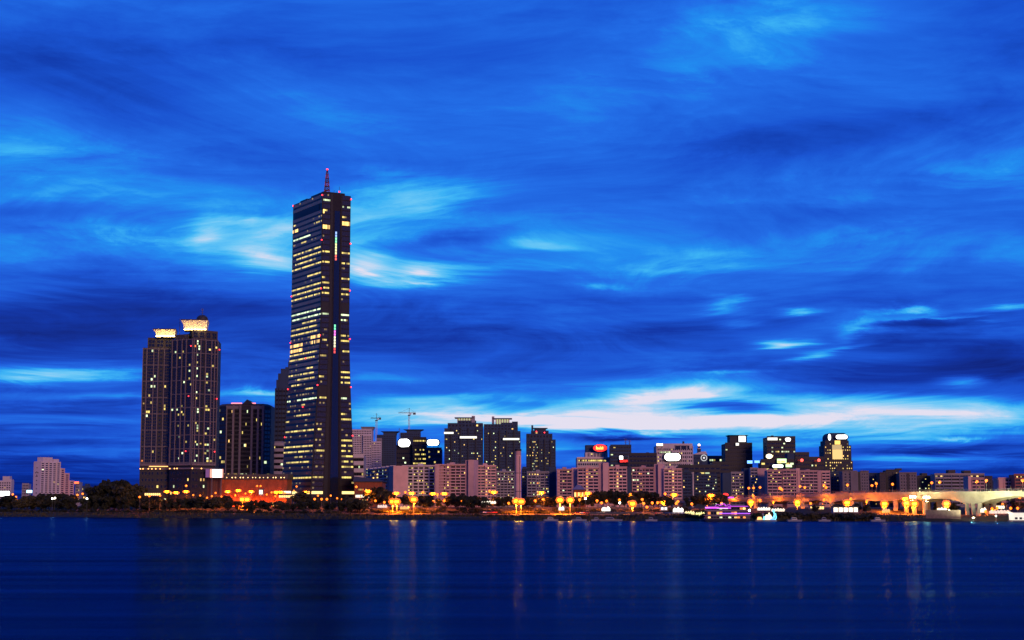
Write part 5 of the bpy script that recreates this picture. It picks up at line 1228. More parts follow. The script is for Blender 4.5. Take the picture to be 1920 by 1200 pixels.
def lamp(px, py, size, Y=None, d=None, base=None, label=None):
    if Y is None: Y = on_bank(px, d if d is not None else {'big': 55, 'med': 86, 'small': 96, 'globe': 80}[size])[1]
    top = at(px, py, Y); gz = groundz(top.x, Y) if base is None else base
    hgt = max(2.5, top.z - gz); pm = pole_mesh()
    nm, cat, grp, desc = {'big': ('floodlight_mast', 'floodlight mast', 'floodlight masts along the river park', 'blazing orange floodlight mast'),
        'med': ('street_lamp', 'street lamp', 'street lamps along the river road', 'bright orange street lamp'),
        'small': ('street_lamp', 'street lamp', 'small street lamps', 'small orange street lamp'),
        'deck': ('street_lamp', 'street lamp', 'street lamps on the bridge deck', 'orange bridge-deck lamp'),
        'up': ('added_floodlight', 'floodlight', 'added orange floodlights under the bridge', 'added low orange bridge floodlight'),
        'white': ('park_lamp', 'lamp', 'white park lamps', 'bright white park lamp'),
        'globe': ('globe_lamp', 'lamp', 'globe lamps before the red hall', 'small orange globe lamp'),
        'flood': ('bridge_floodlight', 'floodlight', 'yellow floodlights of the bridge', 'yellow bridge floodlight')}[size]
    r_ = thing(nm, label or auto(nm + size, desc, px), cat, (top.x, Y, gz), 0, grp)
    part('pole', pm['p'], r_, (0, 0.5, 0), (1.3 if size in ('big', 'flood') else 1, 1, hgt))
    if size == 'up':
        part('lamp_housing', unit_box(DARK_STEEL), r_, (0, .1, hgt), (2.2, 1.4, .4)); part('lamp_lens', lens_mesh(UP, .95, .6), r_, (0, .1, hgt + .43)); part('bulb', head_mesh('up', .5, GLOW_BALL), r_, (0, -.9, hgt + .3))
        return r_
    if size in ('big', 'flood'):
        mat = (SOD_BIG if px < 1300 else SOD_MID) if size == 'big' else FLOOD_W
        part('arm', pm['a'], r_, (-1.5, 0.6, hgt), (3.0, 1.5, 1.5))
        hood = unit_box(DARK_STEEL); part('lamp_hood', hood, r_, (0, .1, hgt - 2.3), (2.6, 1.7, .35)); part('lamp_lens', lens_mesh((DOWN_BIG if px < 1300 else DOWN_S) if size == 'big' else FLOOD_W, 1.2, .75), r_, (0, .1, hgt - 2.32))
        if px > 1300: part('lamp_lens', lens_mesh(UP if size == 'big' else UP_W, 1.2, .75), r_, (0, .1, hgt - 1.9), rz=0)  # unseen upward lens, added to light the girder
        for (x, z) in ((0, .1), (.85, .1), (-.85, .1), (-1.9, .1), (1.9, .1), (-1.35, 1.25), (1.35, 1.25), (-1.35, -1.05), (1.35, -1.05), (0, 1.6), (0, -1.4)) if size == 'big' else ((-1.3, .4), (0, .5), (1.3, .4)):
            h_ = part('lamp_head', pm['h'], r_, (x, .5, hgt + z - .1)); m2 = mat if (size == 'flood' or abs(x) < 1 and abs(z) < .5) else GLOW_BALL; part('bulb', head_mesh(size + m2.name, .95 if m2 is GLOW_BALL else .72, m2, .9), h_, (0, -.85, .15))  # outer ring of balls is added, standing for glare around the core
    else:
        mat = {'med': SOD, 'small': SOD_S, 'deck': SOD_S, 'white': WHITE_L, 'globe': SOD_S}[size]
        rr = {'med': .85, 'small': .85, 'deck': .85, 'white': .6, 'globe': .7}[size]
        if size == 'globe': part('bulb', head_mesh(size, rr, mat, 1.0), r_, (0, .5, hgt + .3))
        else:
            part('arm', pm['a'], r_, (-1.1, .5, hgt), (2.2, 1, 1))
            if size != 'white': part('lamp_lens', lens_mesh(DOWN if size == 'med' else DOWN_S, .5, .32), r_, (0, .45, hgt - .55)); part('lamp_hood', unit_box(DARK_STEEL), r_, (0, .45, hgt - .53), (1.1, .7, .3))
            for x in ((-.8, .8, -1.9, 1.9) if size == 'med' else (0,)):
                m2 = GLOW_BALL if abs(x) > 1 else mat  # end balls are added to paint an orange glow beside the cores
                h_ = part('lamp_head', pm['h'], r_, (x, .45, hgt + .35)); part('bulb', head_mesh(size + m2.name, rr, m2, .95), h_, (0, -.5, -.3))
    return r_
BIGL = ((455, 937), (463.5, 937), (736, 941), (744, 941), (776, 937), (968, 940), (977, 941), (1050, 938), (1069, 938), (1186, 945), (1326, 938), (1408, 942), (1495, 942), (1588, 943), (1658, 945), (1699, 944), (1714, 945), (1774, 945))
for (px, py) in BIGL:
    if px < 1300: lamp(px, py, 'big', d=55)
for (px, py) in ((313, 922), (330, 924), (349, 922)): lamp(px, py, 'med', d=62)
for (px, py) in ((427, 922), (447, 920), (471, 922), (518, 923), (526, 923), (572, 923)): lamp(px, py, 'med', Y=1222)
for (px, py) in ((690, 921), (743, 925), (772, 925), (812, 926), (833, 926), (926, 923), (1015, 924), (1102, 925), (1264, 928), (1333, 929), (1244, 942)): lamp(px, py, 'med', d=92)
for (px, py, d) in ((349, 911, 66), (590, 936, 80), (603, 936, 80), (613, 936, 80), (668, 913, 96), (1089, 928, 96), (1182, 927, 98), (1223, 943, 60), (1247, 926, 98), (1268, 944, 60), (1412, 930, 84), (1425, 938, 84), (1128, 943, 70), (1213, 951, 45), (820, 927, 98), (918, 921, 98), (1207, 944, 60), (1353, 944, 60), (1297, 945, 60), (760, 923, 98), (793, 923, 98),
   (1887, 933, 60), (1912, 933, 60), (1848, 964, 20), (1870, 952, 30), (1860, 954, 30), (1895, 953, 40), (1908, 953, 40), (1880, 946, 60)): lamp(px, py, 'small', d=d)
for (px, py, d) in ((24, 927, 60), (30, 932, 50), (145, 928, 60), (155, 926, 70), (168, 924, 70), (176, 927, 60), (182, 928, 60), (179, 931, 50), (201, 927, 60), (227, 934, 45), (233, 923, 60), (262, 932, 30), (280, 930, 40)): lamp(px, py, 'small', d=d)
for (px, py) in ((397, 931), (404, 925), (482, 912), (488.5, 912), (375, 930), (1425.5, 939), (556, 913)): lamp(px, py, 'globe', Y=1224 if px < 600 else 1000)
for (px, py, d) in ((1054, 953, 50), (1134, 954, 50), (1139, 955, 52), (1268, 956, 40), (1275, 957, 40), (1098, 935, 80), (1162, 943, 70), (1405, 957, 14), (98, 935, 40), (103, 934, 40), (163, 935, 30)): lamp(px, py, 'white', d=d)

for (px, py) in ((300, 930), (362, 929), (388, 934), (415, 932), (441, 930), (460, 926), (500, 928), (509, 924), (516, 931), (534, 925), (543, 929), (551, 921), (579, 924), (596, 930), (620, 930), (632, 935), (641, 937), (676, 931), (684, 935), (697, 936), (705, 939)): lamp(px, py, 'globe', Y=1218 if px < 640 else 1150)
for px in range(700, 1280, 23): lamp(px + rnd.uniform(-6, 6), rnd.uniform(936, 944), 'small', d=rnd.uniform(84, 96))
# ------------------------------------------------------------------ trees
LEAF = principled('leaf', (0.013, 0.017, 0.007), rough=.8, noise=.4, nscale=.4)
LEAF2 = principled('leaf_olive', (0.042, 0.038, 0.013), rough=.8, noise=.4, nscale=.4)
BARK = principled('bark', (0.05, 0.038, 0.03), rough=.95)
def leaf_cloud(blobs, n, size, rr):
    b = MB()
    tot = sum(q[3] * q[4] for q in blobs)
    for (cx, cy_, cz, rx, rz) in blobs:
        for _ in range(int(n * rx * rz / tot)):
            th, ph = rr.uniform(0, 2 * math.pi), math.acos(rr.uniform(-1, 1)); r = rr.uniform(.45, 1.05) ** .6
            p = Vector((cx + rx * r * math.sin(ph) * math.cos(th), cy_ + rx * r * math.sin(ph) * math.sin(th), cz + rz * r * math.cos(ph)))
            s_ = size * rr.uniform(.55, 1.3); a = Vector((rr.gauss(0, 1), rr.gauss(0, 1), rr.gauss(0, 1))).normalized()
            u = a.cross(Vector((rr.gauss(0, 1), rr.gauss(0, 1), rr.gauss(0, 1)))).normalized(); v = a.cross(u)
            b.quad(p - u * s_ - v * s_ * .5, p + u * s_ * .2 - v * s_, p + u * s_ + v * s_ * .5, p - u * s_ * .2 + v * s_)
    return b
def tree_proto(k, H, spread, nb, n, mat, low=.28):
    rr = random.Random(100 + k); r_ = thing('tree', 'tree', 'tree')
    b = MB(); b.bar((0, 0, -.5), (rr.uniform(-.3, .3), 0, H * .45), .28, n=6, r2=.15); kids_ = []
    blobs = []
    for _ in range(nb):
        a = rr.uniform(0, 2 * math.pi); q = rr.uniform(0, 1) ** .7; z = H * rr.uniform(low + .1, .88); w = spread * (1 - abs(z / H - .55) * 1.1)
        blobs.append((q * w * math.cos(a), q * w * math.sin(a), z, spread * rr.uniform(.32, .52), H * rr.uniform(.09, .16)))
    for (x, y, z, rx, rz) in blobs[:6]: b.bar((0, 0, H * .35), (x, y, z), .12, n=4, r2=.04)
    trunk = b.build('trunk', BARK, r_); crown = leaf_cloud(blobs, n, .55, rr).build('crown', mat, r_)
    return (r_, [(trunk, []), (crown, [])])
PT = [tree_proto(0, 10, 4.2, 15, 900, LEAF), tree_proto(1, 10, 3.4, 13, 800, LEAF, .2), tree_proto(2, 10, 4.8, 17, 1000, LEAF2), tree_proto(3, 10, 2.6, 11, 700, LEAF, .15)]
def shrub_proto(k, mat):
    rr = random.Random(300 + k); r_ = thing('shrub', 'shrub', 'shrub')
    blobs = [(rr.uniform(-1.6, 1.6), rr.uniform(-1, 1), rr.uniform(.5, 1.5), rr.uniform(.7, 1.2), rr.uniform(.5, .9)) for _ in range(8)]
    b = MB()
    for (x, y, z, rx, rz) in blobs[:5]: b.bar((x * .3, y * .3, -.4), (x, y, z), .07, n=4, r2=.03)
    st = b.build('stem', BARK, r_); f = leaf_cloud(blobs, 420, .26, rr).build('foliage', mat, r_)
    return (r_, [(st, []), (f, [])])
PS = [shrub_proto(0, LEAF), shrub_proto(1, LEAF2), shrub_proto(2, LEAF)]
def tree(px, pytop, d, kind=None, desc=None):
    p = on_bank(px, d); H = max(2.5, wz(pytop, p.y) - p.z); k = rnd.randrange(4) if kind is None else kind
    s_ = H / 9.4; pr = PT[k]
    w = s_ * rnd.uniform(.85, 1.2)
    copy_thing(pr[0], pr[1], p, rnd.uniform(0, 6.28), auto('tree', desc or ('dark leafy tree', 'slim dark tree', 'olive spreading tree', 'narrow dark tree')[k], px), 'trees along the river park', (w, w, s_))
def shrub(px, d, h, k=None):
    p = on_bank(px, d); k = rnd.randrange(3) if k is None else k; s_ = h / 2.1; w = s_ * rnd.uniform(1.1, 1.7)
    copy_thing(PS[k][0], PS[k][1], p, rnd.uniform(0, 6.28), auto('shrub', ('dark bushy shrub', 'olive shrub', 'round dark shrub')[k], px), 'shrubs on the river bank', (w, w, s_))
T_ = []
for px in range(4, 262, 10): T_.append((px + rnd.uniform(-3, 3), rnd.uniform(930, 940), rnd.uniform(30, 58)))
for px in (62, 78, 92, 108, 120, 134): T_.append((px, rnd.uniform(925, 930), 62))
for (px, py) in ((188, 909), (197, 905), (206, 903.5), (215, 906), (224, 904), (234, 905), (242, 909), (250, 921), (180, 920), (257, 926)): T_.append((px, py, 52))
for px in range(268, 425, 13): T_.append((px + rnd.uniform(-3, 3), rnd.uniform(932, 939), rnd.uniform(40, 60)))
for px in range(430, 660, 15): T_.append((px + rnd.uniform(-3, 3), rnd.uniform(939, 945), rnd.uniform(30, 50)))
for (px, py, d) in ((566, 922, 88), (579, 928, 88), (643, 932, 70), (655, 934, 50), (663, 930, 80), (672, 936, 50), (652, 929, 96), (682, 938, 46), (698, 917, 100), (708, 914, 104), (716, 918, 102), (724, 922, 98), (731, 925, 96),
    (757, 929, 90), (788, 930, 88), (800, 932, 70), (846, 928, 92), (858, 931, 80), (868, 929, 90), (880, 933, 70), (893, 931, 84), (905, 934, 70), (940, 934, 88), (952, 931, 96), (990, 933, 92), (1003, 936, 90), (1027, 932, 96), (1038, 935, 90), (1086, 931, 98),
    (1112, 926, 96), (1121, 923, 100), (1132, 921, 104), (1142, 922, 100), (1152, 921, 104), (1162, 924, 98), (1171, 922, 102), (1192, 923, 100), (1203, 921, 104), (1214, 922, 102), (1225, 924, 100), (1235, 926, 98), (1245, 930, 94), (1256, 935, 80), (1290, 933, 80), (1302, 930, 98), (1312, 928, 100), (1322, 931, 96), (1345, 926, 104),
    (1448, 948, 50), (1461, 950, 46), (1528, 948, 50), (1566, 946, 60), (1606, 945, 64), (1625, 947, 60), (1755, 942, 70), (1785, 944, 60), (1848, 940, 70), (1862, 938, 76), (1876, 941, 70), (1897, 939, 74), (1910, 941, 70)): T_.append((px, py, d))
for px in range(738, 1110, 9): T_.append((px + rnd.uniform(-3, 3), rnd.uniform(931, 938), rnd.uniform(90, 106)))
for (px, py, d) in sorted(T_): tree(px, py, d)
S_ = []
for px in range(6, 640, 13): S_.append((px + rnd.uniform(-4, 4), rnd.uniform(24, 34), rnd.uniform(1.8, 3.2)))
for px in range(640, 1330, 17): S_.append((px + rnd.uniform(-5, 5), rnd.uniform(8, 16), rnd.uniform(.9, 1.7)))
for px in range(1408, 1645, 8): S_.append((px + rnd.uniform(-3, 3), rnd.uniform(3, 12), rnd.uniform(1.8, 3.4)))
for px in range(1270, 1322, 8): S_.append((px + rnd.uniform(-3, 3), rnd.uniform(6, 14), rnd.uniform(1.5, 2.6)))
for px in range(642, 1330, 9): S_.append((px + rnd.uniform(-4, 4), rnd.uniform(56, 80), rnd.uniform(1.6, 3.0)))
for (px, d, h) in sorted(S_): shrub(px, d, h)
for pr in PT + PS:
    for ch, _s in pr[1]: bpy.data.objects.remove(ch)
    bpy.data.objects.remove(pr[0])
rr = random.Random(9); gb = MB()
for _ in range(5200):
    px = rr.uniform(-30, 1730); d = rr.uniform(.5, 17); p = on_bank(px, 10); y = bankY(p.x) + d; z = groundz(p.x, y)
    h_ = rr.uniform(.5, 1.5); a = rr.uniform(0, 3.14); w = rr.uniform(.25, .6); c, s_ = math.cos(a) * w, math.sin(a) * w; l_ = rr.uniform(-.3, .3)
    gb.quad((p.x - c, y - s_, z - .3), (p.x + c, y + s_, z - .3), (p.x + c * .3 + l_, y + s_ * .3, z + h_), (p.x - c * .3 + l_, y - s_ * .3, z + h_))
gb.build('grass', LEAF2, kind='stuff')

# ------------------------------------------------------------------ the bridge
CONC = principled('bridge_concrete', (0.30, 0.27, 0.22), rough=.9, noise=.25, nscale=.2)
def bridge():
    pts = [(1268, 941.5, 943.5, 1192), (1300, 939.6, 943, 1172), (1340, 937.5, 941.5, 1148), (1380, 935.2, 940.5, 1124), (1410, 933.8, 941, 1106), (1440, 932.4, 942, 1091), (1470, 931.0, 939, 1076), (1500, 929.8, 942.5, 1062), (1530, 928.8, 937.5, 1049), (1555, 928, 942.5, 1039),
           (1580, 927.3, 937.5, 1029), (1610, 926.6, 937, 1018), (1650, 925.6, 940, 1004), (1690, 925.0, 936.5, 990), (1730, 924.6, 937.5, 976), (1760, 924.5, 934.5, 965), (1785, 924.4, 937.5, 956), (1806, 924.3, 944.5, 948), (1832, 924.2, 944, 940), (1850, 924.0, 937.5, 933), (1875, 923.7, 932.5, 924), (1905, 923.3, 929.5, 913), (1950, 922.5, 929, 897), (2010, 921, 933, 878), (2060, 920, 940, 863), (2110, 919, 934, 850), (2200, 917, 928, 828)]
    E = [(at(p[0], p[1], p[3]), wz(p[2], p[3])) for p in pts]
    root = thing('road_bridge', 'long concrete road bridge on piers, floodlit orange and white, running out over the river', 'bridge', (E[8][0].x, E[8][0].y, 0)); o0 = root.location.copy()
    W = 17.0
    def nrm(i):
        a = E[max(0, i - 1)][0]; c = E[min(len(E) - 1, i + 1)][0]; t = Vector((c.x - a.x, c.y - a.y, 0)).normalized(); return Vector((-t.y, t.x, 0))
    NR = [nrm(i) for i in range(len(E))]
    def sweep(name, prof, mat, i0=0, i1=None):
        """prof(i) -> four (offset back from the near edge, z) corners in order"""
        m_ = MB(); i1 = len(E) if i1 is None else i1
        for i in range(i0, i1):
            for (off, z) in prof(i):
                p = E[i][0] + NR[i] * off - o0; m_.v.append((p.x, p.y, z))
        for i in range(i1 - i0 - 1):
            for k in range(4):
                k2 = (k + 1) % 4; m_.f.append((4*i + k, 4*i + 4 + k, 4*i + 4 + k2, 4*i + k2)); m_.m.append(0)
        m_.f.append((0, 1, 2, 3)); m_.f.append(tuple(4 * (i1 - i0 - 1) + k for k in (3, 2, 1, 0))); m_.m += [0, 0]
        return m_.build(name, mat, root)
    sweep('deck', lambda i: [(0, E[i][0].z - .9), (W, E[i][0].z - .9), (W, E[i][0].z), (0, E[i][0].z)], CONC)
    sweep('road_surface', lambda i: [(1.2, E[i][0].z + .004), (W - 1.2, E[i][0].z + .004), (W - 1.2, E[i][0].z + .02), (1.2, E[i][0].z + .02)], ASPH)
    for off in (1.2, W - 3.2): sweep('girder', lambda i: [(off, E[i][1]), (off + 2.0, E[i][1]), (off + 2.0, E[i][0].z - .91), (off, E[i][0].z - .91)], CONC)
    for off in (.1, W - .5): sweep('parapet', lambda i: [(off, E[i][0].z + .003), (off + .4, E[i][0].z + .003), (off + .4, E[i][0].z + .9), (off, E[i][0].z + .9)], CONC)
    for q in (1.5, 2.1): sweep('guard_rail', lambda i: [(.2, E[i][0].z + q), (.35, E[i][0].z + q), (.35, E[i][0].z + q + .16), (.2, E[i][0].z + q + .16)], STEEL)
    def along(px):
        for i in range(len(pts) - 1):
            if pts[i][0] <= px <= pts[i + 1][0]:
                t = (px - pts[i][0]) / (pts[i + 1][0] - pts[i][0]); return E[i][0].lerp(E[i + 1][0], t), NR[i].lerp(NR[i + 1], t), E[i][1] + (E[i + 1][1] - E[i][1]) * t
    for px in range(1290, 1925, 16):
        p, nn, zb = along(px); q = p + nn * .28 - o0; m_ = MB(); m_.bar((q.x, q.y, p.z + .9), (q.x, q.y, p.z + 2.3), .12); m_.build('rail_post', STEEL, root)
    pan = principled('noise_panel', (.42, .27, .23), rough=.8, noise=.1, nscale=.3)
    for (a, c) in ((1381, 1393), (1427, 1440), (1493, 1515), (1524, 1536), (1565, 1590), (1600, 1622)):
        (p, nn, _), (q, n2, _2) = along(a), along(c); m_ = MB(); u, v = p + nn * .55 - o0, q + n2 * .55 - o0; h = 2.6 if a in (1381, 1427) else 1.9
        m_.v = [(u.x, u.y, p.z + .5), (v.x, v.y, q.z + .5), (v.x, v.y, q.z + h), (u.x, u.y, p.z + h), (u.x, u.y + .12, p.z + .5), (v.x, v.y + .12, q.z + .5), (v.x, v.y + .12, q.z + h), (u.x, u.y + .12, p.z + h)]
        m_.f = [(0, 1, 2, 3), (5, 4, 7, 6), (3, 2, 6, 7), (0, 3, 7, 4), (1, 5, 6, 2)]; m_.m = [0] * 5; m_.build('noise_barrier', pan, root)
    for px in (1412, 1440, 1500, 1555, 1592, 1652, 1674, 1694, 1709, 1729, 2060):
        p, nn, zb = along(px); w = 1.2 if px < 1900 else 2.2
        for off in (2.2, W - 2.2):
            c = p + nn * off - o0; zg = min(groundz(c.x + o0.x, c.y + o0.y), 0) - 1.0 if px > 1900 else groundz(c.x + o0.x, c.y + o0.y) - .6
            m_ = MB(); m_.prism([(c.x - w, c.y - w), (c.x + w, c.y - w), (c.x + w, c.y + w), (c.x - w, c.y + w)], zg, zb + .3); m_.build('pier', CONC, root)
        m_ = MB(); a, c = p + nn * .6 - o0, p + nn * (W - .6) - o0; m_.bar((a.x, a.y, zb - .5), (c.x, c.y, zb - .5), 1.1); m_.build('pier_cap', CONC, root)
    # slanted legs of the big river pier
    for (px0, px1, w) in ((1806.5, 1810.5, 1.0), (1817.5, 1823, 1.1), (1831.5, 1826, 1.1)):
        p, nn, zb = along(px0)
        for off in (2.2, W - 2.2):
            t = p + nn * off; bt = Vector((t.x + (px1 - px0) * t.y / FPX, t.y, 0)); t, bt = t - o0, bt - o0
            m_ = MB(); m_.prism([(bt.x - w, bt.y - w), (bt.x + w, bt.y - w), (bt.x + w, bt.y + w), (bt.x - w, bt.y + w)], -2.0, zb + .2, 0, [(t.x - w, t.y - w), (t.x + w, t.y - w), (t.x + w, t.y + w), (t.x - w, t.y + w)]); m_.build('slanted_pier', CONC, root)
    p, nn, zb = along(1820); c = p + nn * (W / 2) - o0; m_ = MB(); m_.box(c.x - 7, c.x + 7, c.y - W / 2 - 1, c.y + W / 2 + 1, -2, 1.0); m_.build('pier_footing', CONC, root)
    # abutment at the land end
    p, nn, zb = along(1272); c = p - o0; gz = groundz(p.x, p.y); m_ = MB(); m_.box(c.x - 4, c.x + 3.0, c.y - .6, c.y + W, gz - 1, p.z + 2.5); m_.build('abutment', principled('abutment_stone', (.30, .20, .15), noise=.2, nscale=.3), root)
    for (px, py) in ((1404, 915.5), (1413, 915), (1425, 914), (1462, 915), (1466, 918), (1500, 912), (1509, 914), (1545, 910), (1549, 914), (1589, 909.5), (1635, 910.5), (1643, 907), (1673.5, 908), (1747, 905.5), (1762, 904), (1832, 903), (1849.5, 901), (1918, 901)):
        p, nn, zb = along(px); q = p + nn * (1.0 if rnd.random() < .6 else W - 1.2); lamp(px, py, 'deck', Y=q.y, base=q.z + .02)
    for (px, py) in BIGL:
        if px >= 1300: p, nn, zb = along(px); lamp(px, py, 'big', Y=p.y - 9)
    for (px, py) in ((1368, 944), (1450, 946), (1542, 946), (1624, 947)): p, nn, zb = along(px); lamp(px, py, 'up', Y=p.y - 6)  # low floods added to turn the land-side girder orange
    for (px, py) in ((1711, 933), (1737, 934)): p, nn, zb = along(px); lamp(px, py, 'flood', Y=p.y - 9)
    for (px, py, k) in ((1545, 937, 'small'), (1595, 936, 'small'), (1625, 940, 'small'), (1697, 935.5, 'med'), (1450, 941, 'small'), (1520, 944, 'small')): p, nn, zb = along(px); lamp(px, py, k, Y=p.y - 6)
    return along
along = bridge()
def pier_flood(px, py, d, label):
    p = at(px, py, on_bank(px, 0)[1] - d); r_ = thing('bridge_floodlight', label, 'floodlight', p, 0, 'yellow floodlights of the bridge')
    m_ = MB(); m_.box(-1.0, 1.0, -.5, .5, -.5, .1); m_.build('lamp_housing', DARK_STEEL, r_)
    m_ = MB(); m_.quad((-.9, -.45, .14), (.9, -.45, .14), (.9, .45, .14), (-.9, .45, .14)); m_.build('lamp_glass', FLOOD_P, r_)
    m_ = MB(); m_.bar((0, .2, -p.z - 1), (0, .2, -.4), .25); m_.build('post', STEEL, r_)
pier_flood(1778, 956, -9, 'low floodlight on the embankment wall left of the slanted pier'); pier_flood(1825, 971, 3, 'low yellow floodlight at the foot of the slanted pier'); pier_flood(1868, 968, 6, 'low floodlight at the water right of the slanted pier'); pier_flood(1905, 968, 8, 'low floodlight under the bridge by the white barge')

# ------------------------------------------------------------------ boats
HULL = principled('white_hull', (0.22, 0.24, 0.28), rough=.35); NAVY = principled('navy_hull', (.03, .04, .09), rough=.4)
NEON = emit('neon_purple', (.75, .07, 1.0), 1.5); NEON2 = emit('neon_violet', (.32, .09, 1.0), 1.4)
def hull(b, L, w, z0, z1, mi=0):
    h = L / 2
    b.prism([(-h * .92, -w * .7), (h * .78, -w * .7), (h * .95, 0), (h * .78, w * .7), (-h * .92, w * .7)], z0, z1, mi, [(-h, -w), (h * .8, -w), (h, 0), (h * .8, w), (-h, w)])
def boat_proto(kind):
    r_ = thing('motorboat', 'boat', 'boat'); parts = []
    b = MB(); L = {0: 7, 1: 9, 2: 14}[kind]; hull(b, L, L * .16, -.3, .9); parts.append((b.build('hull', HULL, r_), []))
    b = MB(); b.prism([(-L*.22, -L*.12), (L*.16, -L*.12), (L*.16, L*.12), (-L*.22, L*.12)], .91, 2.2, 0, [(-L*.20, -L*.11), (L*.08, -L*.11), (L*.08, L*.11), (-L*.20, L*.11)])
    parts.append((b.build('cabin', HULL, r_), []))
    b = MB(); b.box(-L*.19, L*.09, -L*.125, -L*.119, 1.3, 1.9); parts.append((b.build('window', GLASS, r_), []))
    b = MB(); b.bar((-L*.1, 0, 2.2), (-L*.1, 0, 3.6), .06); parts.append((b.build('mast', STEEL, r_), []))
    return (r_, parts)
PB = [boat_proto(k) for k in range(3)]
for (px, k, lb) in ((1033, 1, 'small white motorboat moored alone east of the chimney'), (1086, 1, 'white motorboat moored below the red-sign hotel'), (1119, 0, 'little white motorboat between two longer moored boats'), (1145, 2, 'long white motorboat moored by the orange-lit retaining wall'), (1221, 0, 'small white motorboat off the dark tree clump'),
    (1326, 1, 'white domed-cabin boat at the bow of the purple-lit boat'), (1489, 1, 'white motorboat moored along the shrubby bank under the bridge'), (1545, 0, 'little dim motorboat farther along the shrubby bank'), (1645, 1, 'white motorboat moored just left of the bridge pier cluster')):
    p = on_bank(px, -7); copy_thing(PB[k][0], PB[k][1], (p.x, p.y, .1), rnd.uniform(-.15, .15), lb, 'small boats moored along the bank')
for pr in PB:
    for ch, _s in pr[1]: bpy.data.objects.remove(ch)
    bpy.data.objects.remove(pr[0])
def restaurant_boat():
    p0, p1 = on_bank(1319, -13), on_bank(1406, -13); Y = p0.y; x0, x1 = wx(1319, Y), wx(1406, Y); L = x1 - x0
    r_ = thing('restaurant_boat', 'three-decked restaurant boat outlined in purple neon, moored left of the bridge', 'boat', ((x0 + x1) / 2, Y, 0)); h = L / 2
    z = lambda py: wz(py, Y)
    b = MB(); hull(b, L, 5, -.5, z(973)); b.build('hull', NAVY, r_)
    dk = principled('deck_house', (.10, .085, .095), rough=.7); zz = [(973, 966), (966, 957), (957, 949)]
    for i, (ya, yb) in enumerate(zz):
        ins = (.2, 1.2, .8)[i]; b = MB(); b.box(-h + ins + 1, h - ins - (2 if i else .5), -4 + i * .3, 4, z(ya) + .02, z(yb) - .28); b.build('deck_house', dk, r_)
        b = MB(); b.box(-h + ins, h - ins, -4.6, 4.6, z(yb) - .27, z(yb)); b.build('deck', principled('deck_edge', (.22, .20, .24), rough=.6), r_)
        n = 13
        for k in range(n):
            xx = -h + 2 + (L - 5) * k / n; lit_ = rnd.random() < (.35, .45, .6)[i]
            b = MB(); b.box(xx, xx + L / n * .7, -4.12 + i * .3, -4.02 + i * .3, z(ya) + .5, z(yb) - .8); b.build('window', rnd.choice((LIT_WARM, LIT_PALE, LIT_ORANGE)) if lit_ else GLASS, r_)
        for k in range(10):
            xx = -h + ins + .3 + (L - 2 * ins - .6) * k / 9; b = MB(); b.bar((xx, -4.5, z(ya)), (xx, -4.5, z(yb) - .3), .07); b.build('deck_post', STEEL, r_)
    for (pa, pb, py, m_, w) in ((1320, 1368, 952.5, NEON, .30), (1346, 1403, 962.5, NEON2, .28), (1352, 1404, 962.9, NEON, .22), (1320, 1345, 951, NEON, .2), (1362, 1400, 949.2, NEON, .14)):
        b = MB(); b.bar((wx(pa, Y) - r_.location.x, -4.75, z(py)), (wx(pb, Y) - r_.location.x, -4.75, z(py)), w, n=5); b.build('neon_strip', m_, r_)
    b = MB(); b.bar((wx(1320, Y) - r_.location.x, -4.76, z(952)), (wx(1362, Y) - r_.location.x, -4.76, z(953.4)), .22, n=5); b.build('neon_strip', SIGN_SOFT, r_)
    b = MB(); xa = wx(1353, Y) - r_.location.x; pr = None
    for k in range(13):
        t = math.pi * k / 12; q = (xa + 1.7 * math.cos(t), -4.6, z(948.5) + 1.5 * math.sin(t))
        if pr: b.bar(pr, q, .14, n=4)
        pr = q
    b.build('neon_arch', NEON, r_)
    prv = None; b = MB()
    for k in range(11):
        px = 1338 + 30 * k / 10; q = (wx(px, Y) - r_.location.x, -4.6, z(949.5) + 1.2 * abs(math.sin(k * .9)))
        if prv: b.bar(prv, q, .12, n=4)
        prv = q
    b.build('neon_wave', NEON, r_)
    b = MB(); b.box(-h * .35, h * .75, -3, 3, z(949) + .02, z(946)); b.build('roof_house', NAVY, r_)
restaurant_boat()
sign('magenta neon strip with the red dome above the purple-lit boat', 1354, 1376, 931.5, 934, 1060, NEON, legs=False, kind='neon_sign')
sign('red domed neon sign on top of the magenta strip', 1355, 1366, 924.5, 931, 1062, SIGN_RED, shape='oval', kind='neon_sign')
def swan_boat(px, lb, mat, mat2, s=1.0):
    p = on_bank(px, -6); r_ = thing('pleasure_boat', lb, 'boat', (p.x, p.y, 0), 0, 'lit pleasure boats at the landing'); b = MB(); hull(b, 5.5 * s, 1.3 * s, -.2, .9); b.build('hull', HULL, r_)
    b = MB(); b.prism([(-1.6*s, -1), (1.4*s, -1), (1.4*s, 1), (-1.6*s, 1)], .92, 2.6 * s, 0, [(-1.1*s, -.7), (.7*s, -.7), (.7*s, .7), (-1.1*s, .7)]); b.build('cabin', mat, r_)
    b = MB(); pr = None
    for k in range(8):
        t = k / 7; q = (1.5*s + .7 * s * math.sin(t * 3.1), 0, (1 + 3.2 * t) * s)
        if pr: b.bar(pr, q, (.34 - .1 * t) * s, n=6)
        pr = q
    b.ball((pr[0] + .3*s, 0, pr[2]), .45 * s, seg=6, rings=4); b.build('neck', mat2, r_)
CY = emit('boat_cyan', (.15, .75, 1.0), 2.2); CRM = emit('boat_cream', (1, .85, .5), 2.0)
